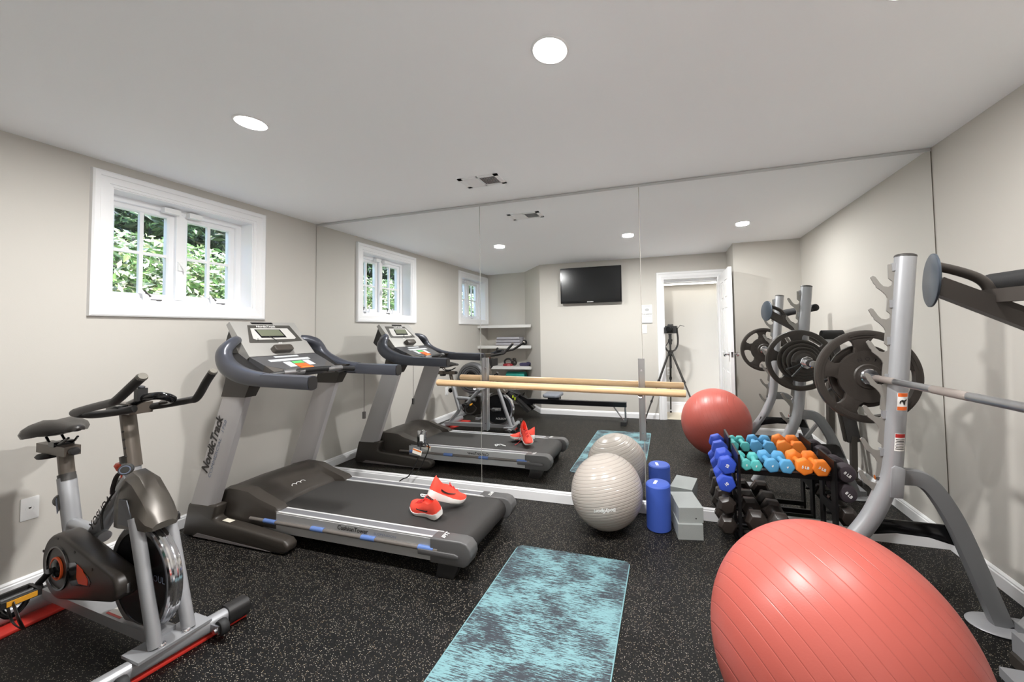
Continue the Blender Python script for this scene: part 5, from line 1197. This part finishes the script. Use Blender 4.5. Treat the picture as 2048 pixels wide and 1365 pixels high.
# corner bookshelf: four fitted shelves
SZ = (1.338, 1.002, .668, .345)
for k, z in enumerate(SZ):
    lab = ('topmost empty fitted shelf in the far corner, under the second window', 'second fitted shelf from the top in the far corner, holding folded towels', 'third fitted shelf from the top in the far corner, holding small items', 'lowest fitted shelf in the far corner, mostly behind the barre')[k]
    b = MB(); b.prism([(.002, -2.915), (.002, -3.262), (.732, -3.192), (.950, -2.915)], (0, 0, z-.034), (1, 0, 0), (0, 1, 0), (0, 0, .034), .002)
    b.box(.002, .945, -2.922, -2.908, z-.046, z, .002); b.solid('wall_shelf', SHELF, (.45, -3.05, z-.046), lab, 'shelf', 'fitted corner shelves', smooth=0)
TW = mat('towel_grey', (172, 170, 176), .95, bump=.5, bscale=160)
for k in range(3):
    b = MB(); z = SZ[1]+.001+k*.046; e = .008*k
    sec = []
    for x in np.linspace(.315+e, .745-e, 9):
        w = .004*math.sin(x*40+k*2); q = []
        for a in np.linspace(0, 2*PI, 17)[:-1]:
            c_, s_ = math.cos(a), math.sin(a)
            q.append((x, -3.045+.105*max(-1, min(1, 1.25*c_))+w, z+.0225+.0225*max(-1, min(1, 1.2*s_))))
        sec.append(q)
    b.loft(sec); b.solid('folded_towel', TW, (.53, -3.045, z), ('bottom', 'middle', 'topmost')[k]+' folded grey towel of the stack on the second corner shelf', 'towel', 'stack of folded towels', smooth=60)
b = MB(); b.ball((.79, -3.03, SZ[1]+.045), .044, 20, (.9, 1, 1)); b.solid('dark_ball', RUBBER, (.79, -3.03, SZ[1]), 'small dark ball beside the folded towels on the corner shelf', 'ball')
t = thing('tea_tin', 'small dark red tin standing on a black box on the third corner shelf', 'tin', (.13, -3.0, SZ[2]+.115))
b = MB(); b.box(.09, .17, -3.04, -2.96, SZ[2]+.116, SZ[2]+.20, .006); b.part('tin_body', mat('tin_red', (104, 38, 32), .4), t)
b = MB(); b.box(.105, .155, -2.96, -2.959, SZ[2]+.14, SZ[2]+.175); b.part('tin_label', mat('tin_label', (190, 150, 120), .5), t, 0)
b = MB(); b.box(.06, .20, -3.08, -2.95, SZ[2]+.001, SZ[2]+.114, .006); b.solid('storage_box', BLACK, (.13, -3.0, SZ[2]), 'black box under the red tin on the third corner shelf', 'box')
t = thing('kettlebell_set', 'black and red push-up stand on the third corner shelf', 'push-up stand', (.51, -3.02, SZ[2]))
b = MB(); b.lathe([(0, .001), (.085, .001), (.088, .008), (.080, .030), (.05, .038), (0, .038)], (.50, -3.02, SZ[2]), (0, 0, 1), 32); b.part('base', mat('stand_red', (150, 36, 44), .4), t)
b = MB(); b.tube(spline([(.44, -3.02, SZ[2]+.03), (.44, -3.02, SZ[2]+.085), (.50, -3.02, SZ[2]+.115), (.56, -3.02, SZ[2]+.085), (.56, -3.02, SZ[2]+.03)], 5), .015, 12); b.part('handle', BLACK, t)
b = MB(); b.ball((.60, -3.04, SZ[2]+.045), .045, 20); b.ball((.60, -3.04, SZ[2]+.105), .028, 16, (1.3, .8, .8)); b.solid('hand_weight', IRON, (.60, -3.04, SZ[2]), 'dark rounded hand weight beside the red push-up stand', 'hand weight')
b = MB(); b.prism(rrect(.17, .05, .02), (.80, -3.06, SZ[2]+.027), (1, 0, 0), (0, 0, 1), (0, .09, 0), .012); b.ball((.86, -3.0, SZ[2]+.036), .034, 18, (1.3, 1, .9)); b.solid('ankle_weight', mat('navy_fabric', (58, 54, 84), .7, bump=.3, bscale=200), (.80, -3.02, SZ[2]), 'folded navy ankle weight on the third corner shelf', 'ankle weight', smooth=40)
b = MB(); b.lathe([(.03, 0), (.068, 0), (.070, .004), (.070, .32), (.068, .324), (.03, .324)], (.47, -3.05, SZ[3]+.156), (1, .03, 0), 32, closed=True); b.solid('rolled_mat', mat('teal_mat', (46, 150, 136), .7), (.63, -3.05, SZ[3]+.083), 'rolled teal mat on top of the red bin on the lowest corner shelf', 'rolled mat')
b = MB(); b.ball((.33, -3.04, SZ[3]+.076), .075, 24); b.solid('medicine_ball', RUBBER, (.33, -3.04, SZ[3]), 'black medicine ball beside the teal rolled mat on the lowest shelf', 'ball')
b = MB(); b.box(.43, .79, -3.13, -2.95, SZ[3]+.0008, SZ[3]+.082, .010, 3); b.solid('storage_bin', mat('bin_red', (196, 60, 44), .5), (.61, -3.04, SZ[3]), 'low red bin on the lowest corner shelf, under the teal roll', 'bin')

# rowing machine along the back wall
def build_rower():
    t = thing('rowing_machine', 'black rowing machine with a round fan housing along the back wall', 'rowing machine', (1.4, -2.25, 0))
    y = -2.28
    b = MB(); b.lathe([(.10, -.055), (.20, -.055), (.225, -.035), (.23, 0), (.225, .035), (.20, .055), (.10, .055)], (.27, y, .56), (0, 1, 0), 48, closed=True); fh = b.part('fan_housing', mat('fan_grey', (92, 92, 94), .45, .1), t)
    b = MB(); b.lathe([(0, -.03), (.12, -.045), (.12, .045), (0, .03)], (.27, y, .56), (0, 1, 0), 40); b.part('fan_cage', BLACK, fh)
    for r_ in (.05, .08, .11, .14, .17):
        b = MB(); b.lathe([(r_, .046), (r_+.006, .046), (r_+.006, .060), (r_, .060)], (.27, y, .56), (0, 1, 0), 32, closed=True); b.part('cage_ring', GLOSSB, fh)
    b = MB(); b.box(.22, .98, y-.03, y+.03, .285, .345, .006); b.part('front_frame', SILVER, t)
    b = MB(); b.tube([(.10, y, .012), (.27, y, .34)], .022, 10); b.tube([(.30, y, .32), (.44, y, .012)], .022, 10); b.box(.08, .12, y-.28, y+.28, .001, .036, .008); b.box(.42, .46, y-.2, y+.2, .001, .036, .008); b.part('front_legs', SILVER, t)
    b = MB(); b.loft([[(.70, y-.035, .44), (.70, y+.035, .44), (.70, y+.035, .36), (.70, y-.035, .36)], [(.98, y-.045, .355), (.98, y+.045, .355), (.98, y+.045, .25), (.98, y-.045, .25)], [(1.22, y-.04, .26), (1.22, y+.04, .26), (1.22, y+.04, .20), (1.22, y-.04, .20)]]); b.part('footrest_frame', GLOSSB, t, 30)
    for s in (-1, 1):
        b = MB(); b.prism(rrect(.33, .10, .03), (1.03, y+s*.085-.05, .235), (.80, 0, -.60), (0, 1, 0), (.05, 0, .066), .006) if False else b.loft([[(.88, y+s*.085-.045, .36), (.88, y+s*.085+.045, .36), (.90, y+s*.085+.045, .385), (.90, y+s*.085-.045, .385)], [(1.03, y+s*.085-.05, .245), (1.03, y+s*.085+.05, .245), (1.055, y+s*.085+.05, .275), (1.055, y+s*.085-.05, .275)], [(1.17, y+s*.085-.045, .115), (1.17, y+s*.085+.045, .115), (1.20, y+s*.085+.045, .145), (1.20, y+s*.085-.045, .145)]]); fr = b.part('footplate', BLACK, t, 30)
        b = MB(); b.tube(spline([(1.00, y+s*.085-.05, .30), (1.03, y+s*.085-.03, .345), (1.03, y+s*.085+.03, .345), (1.00, y+s*.085+.05, .30)], 4), .016, 8, flat=.3); b.part('foot_strap', INK, fr)
        b = MB(); yy = y+s*.085+.0505
        b.box(.955, .975, yy, yy+.002, .315, .350); b.box(.985, 1.005, yy, yy+.002, .285, .325); b.part('flex_mark', mat('lime_mark', (186, 210, 40), .4), fr, 0)
    b = MB(); b.box(1.10, 2.50, y-.03, y+.03, .225, .285, .008); b.part('monorail', GLOSSB, t)
    b = MB(); b.box(1.12, 2.50, y-.014, y+.014, .285, .292); b.part('rail_track', STEEL, t, 0)
    b = MB(); b.prism([(-.14, -.09), (-.10, -.14), (.06, -.15), (.10, -.11), (.10, .11), (.06, .15), (-.10, .14), (-.14, .09)], (1.52, y, .330), (1, 0, 0), (0, 1, 0), (0, 0, .045), .015, 3); st = b.part('seat', mat('seat_grey', (120, 124, 132), .5), t, 40)
    b = MB(); b.box(1.44, 1.60, y-.05, y+.05, .293, .330, .004); b.part('seat_carriage', BLACK, st)
    b = MB(); b.tube([(2.48, y, .26), (2.485, y, .05)], .012, 10); b.tube([(2.33, y, .225), (2.46, y, .05)], .009, 10); b.part('rear_leg', STEEL, t)
    b = MB(); b.box(2.43, 2.50, y-.10, y+.10, .001, .05, .01); b.part('rear_foot', RUBBER, t)
    b = MB(); b.tube([(.62, y-.21, .42), (.62, y+.21, .42)], .014, 10); b.part('pull_handle', RUBBER, t)
    b = MB(); b.tube([(.50, y, .42), (.52, y, .66), (.62, y, .78)], .014, 10); b.box(.60, .63, y-.09, y+.09, .74, .84, .006); b.part('monitor_arm', BLACK, t)
build_rower()
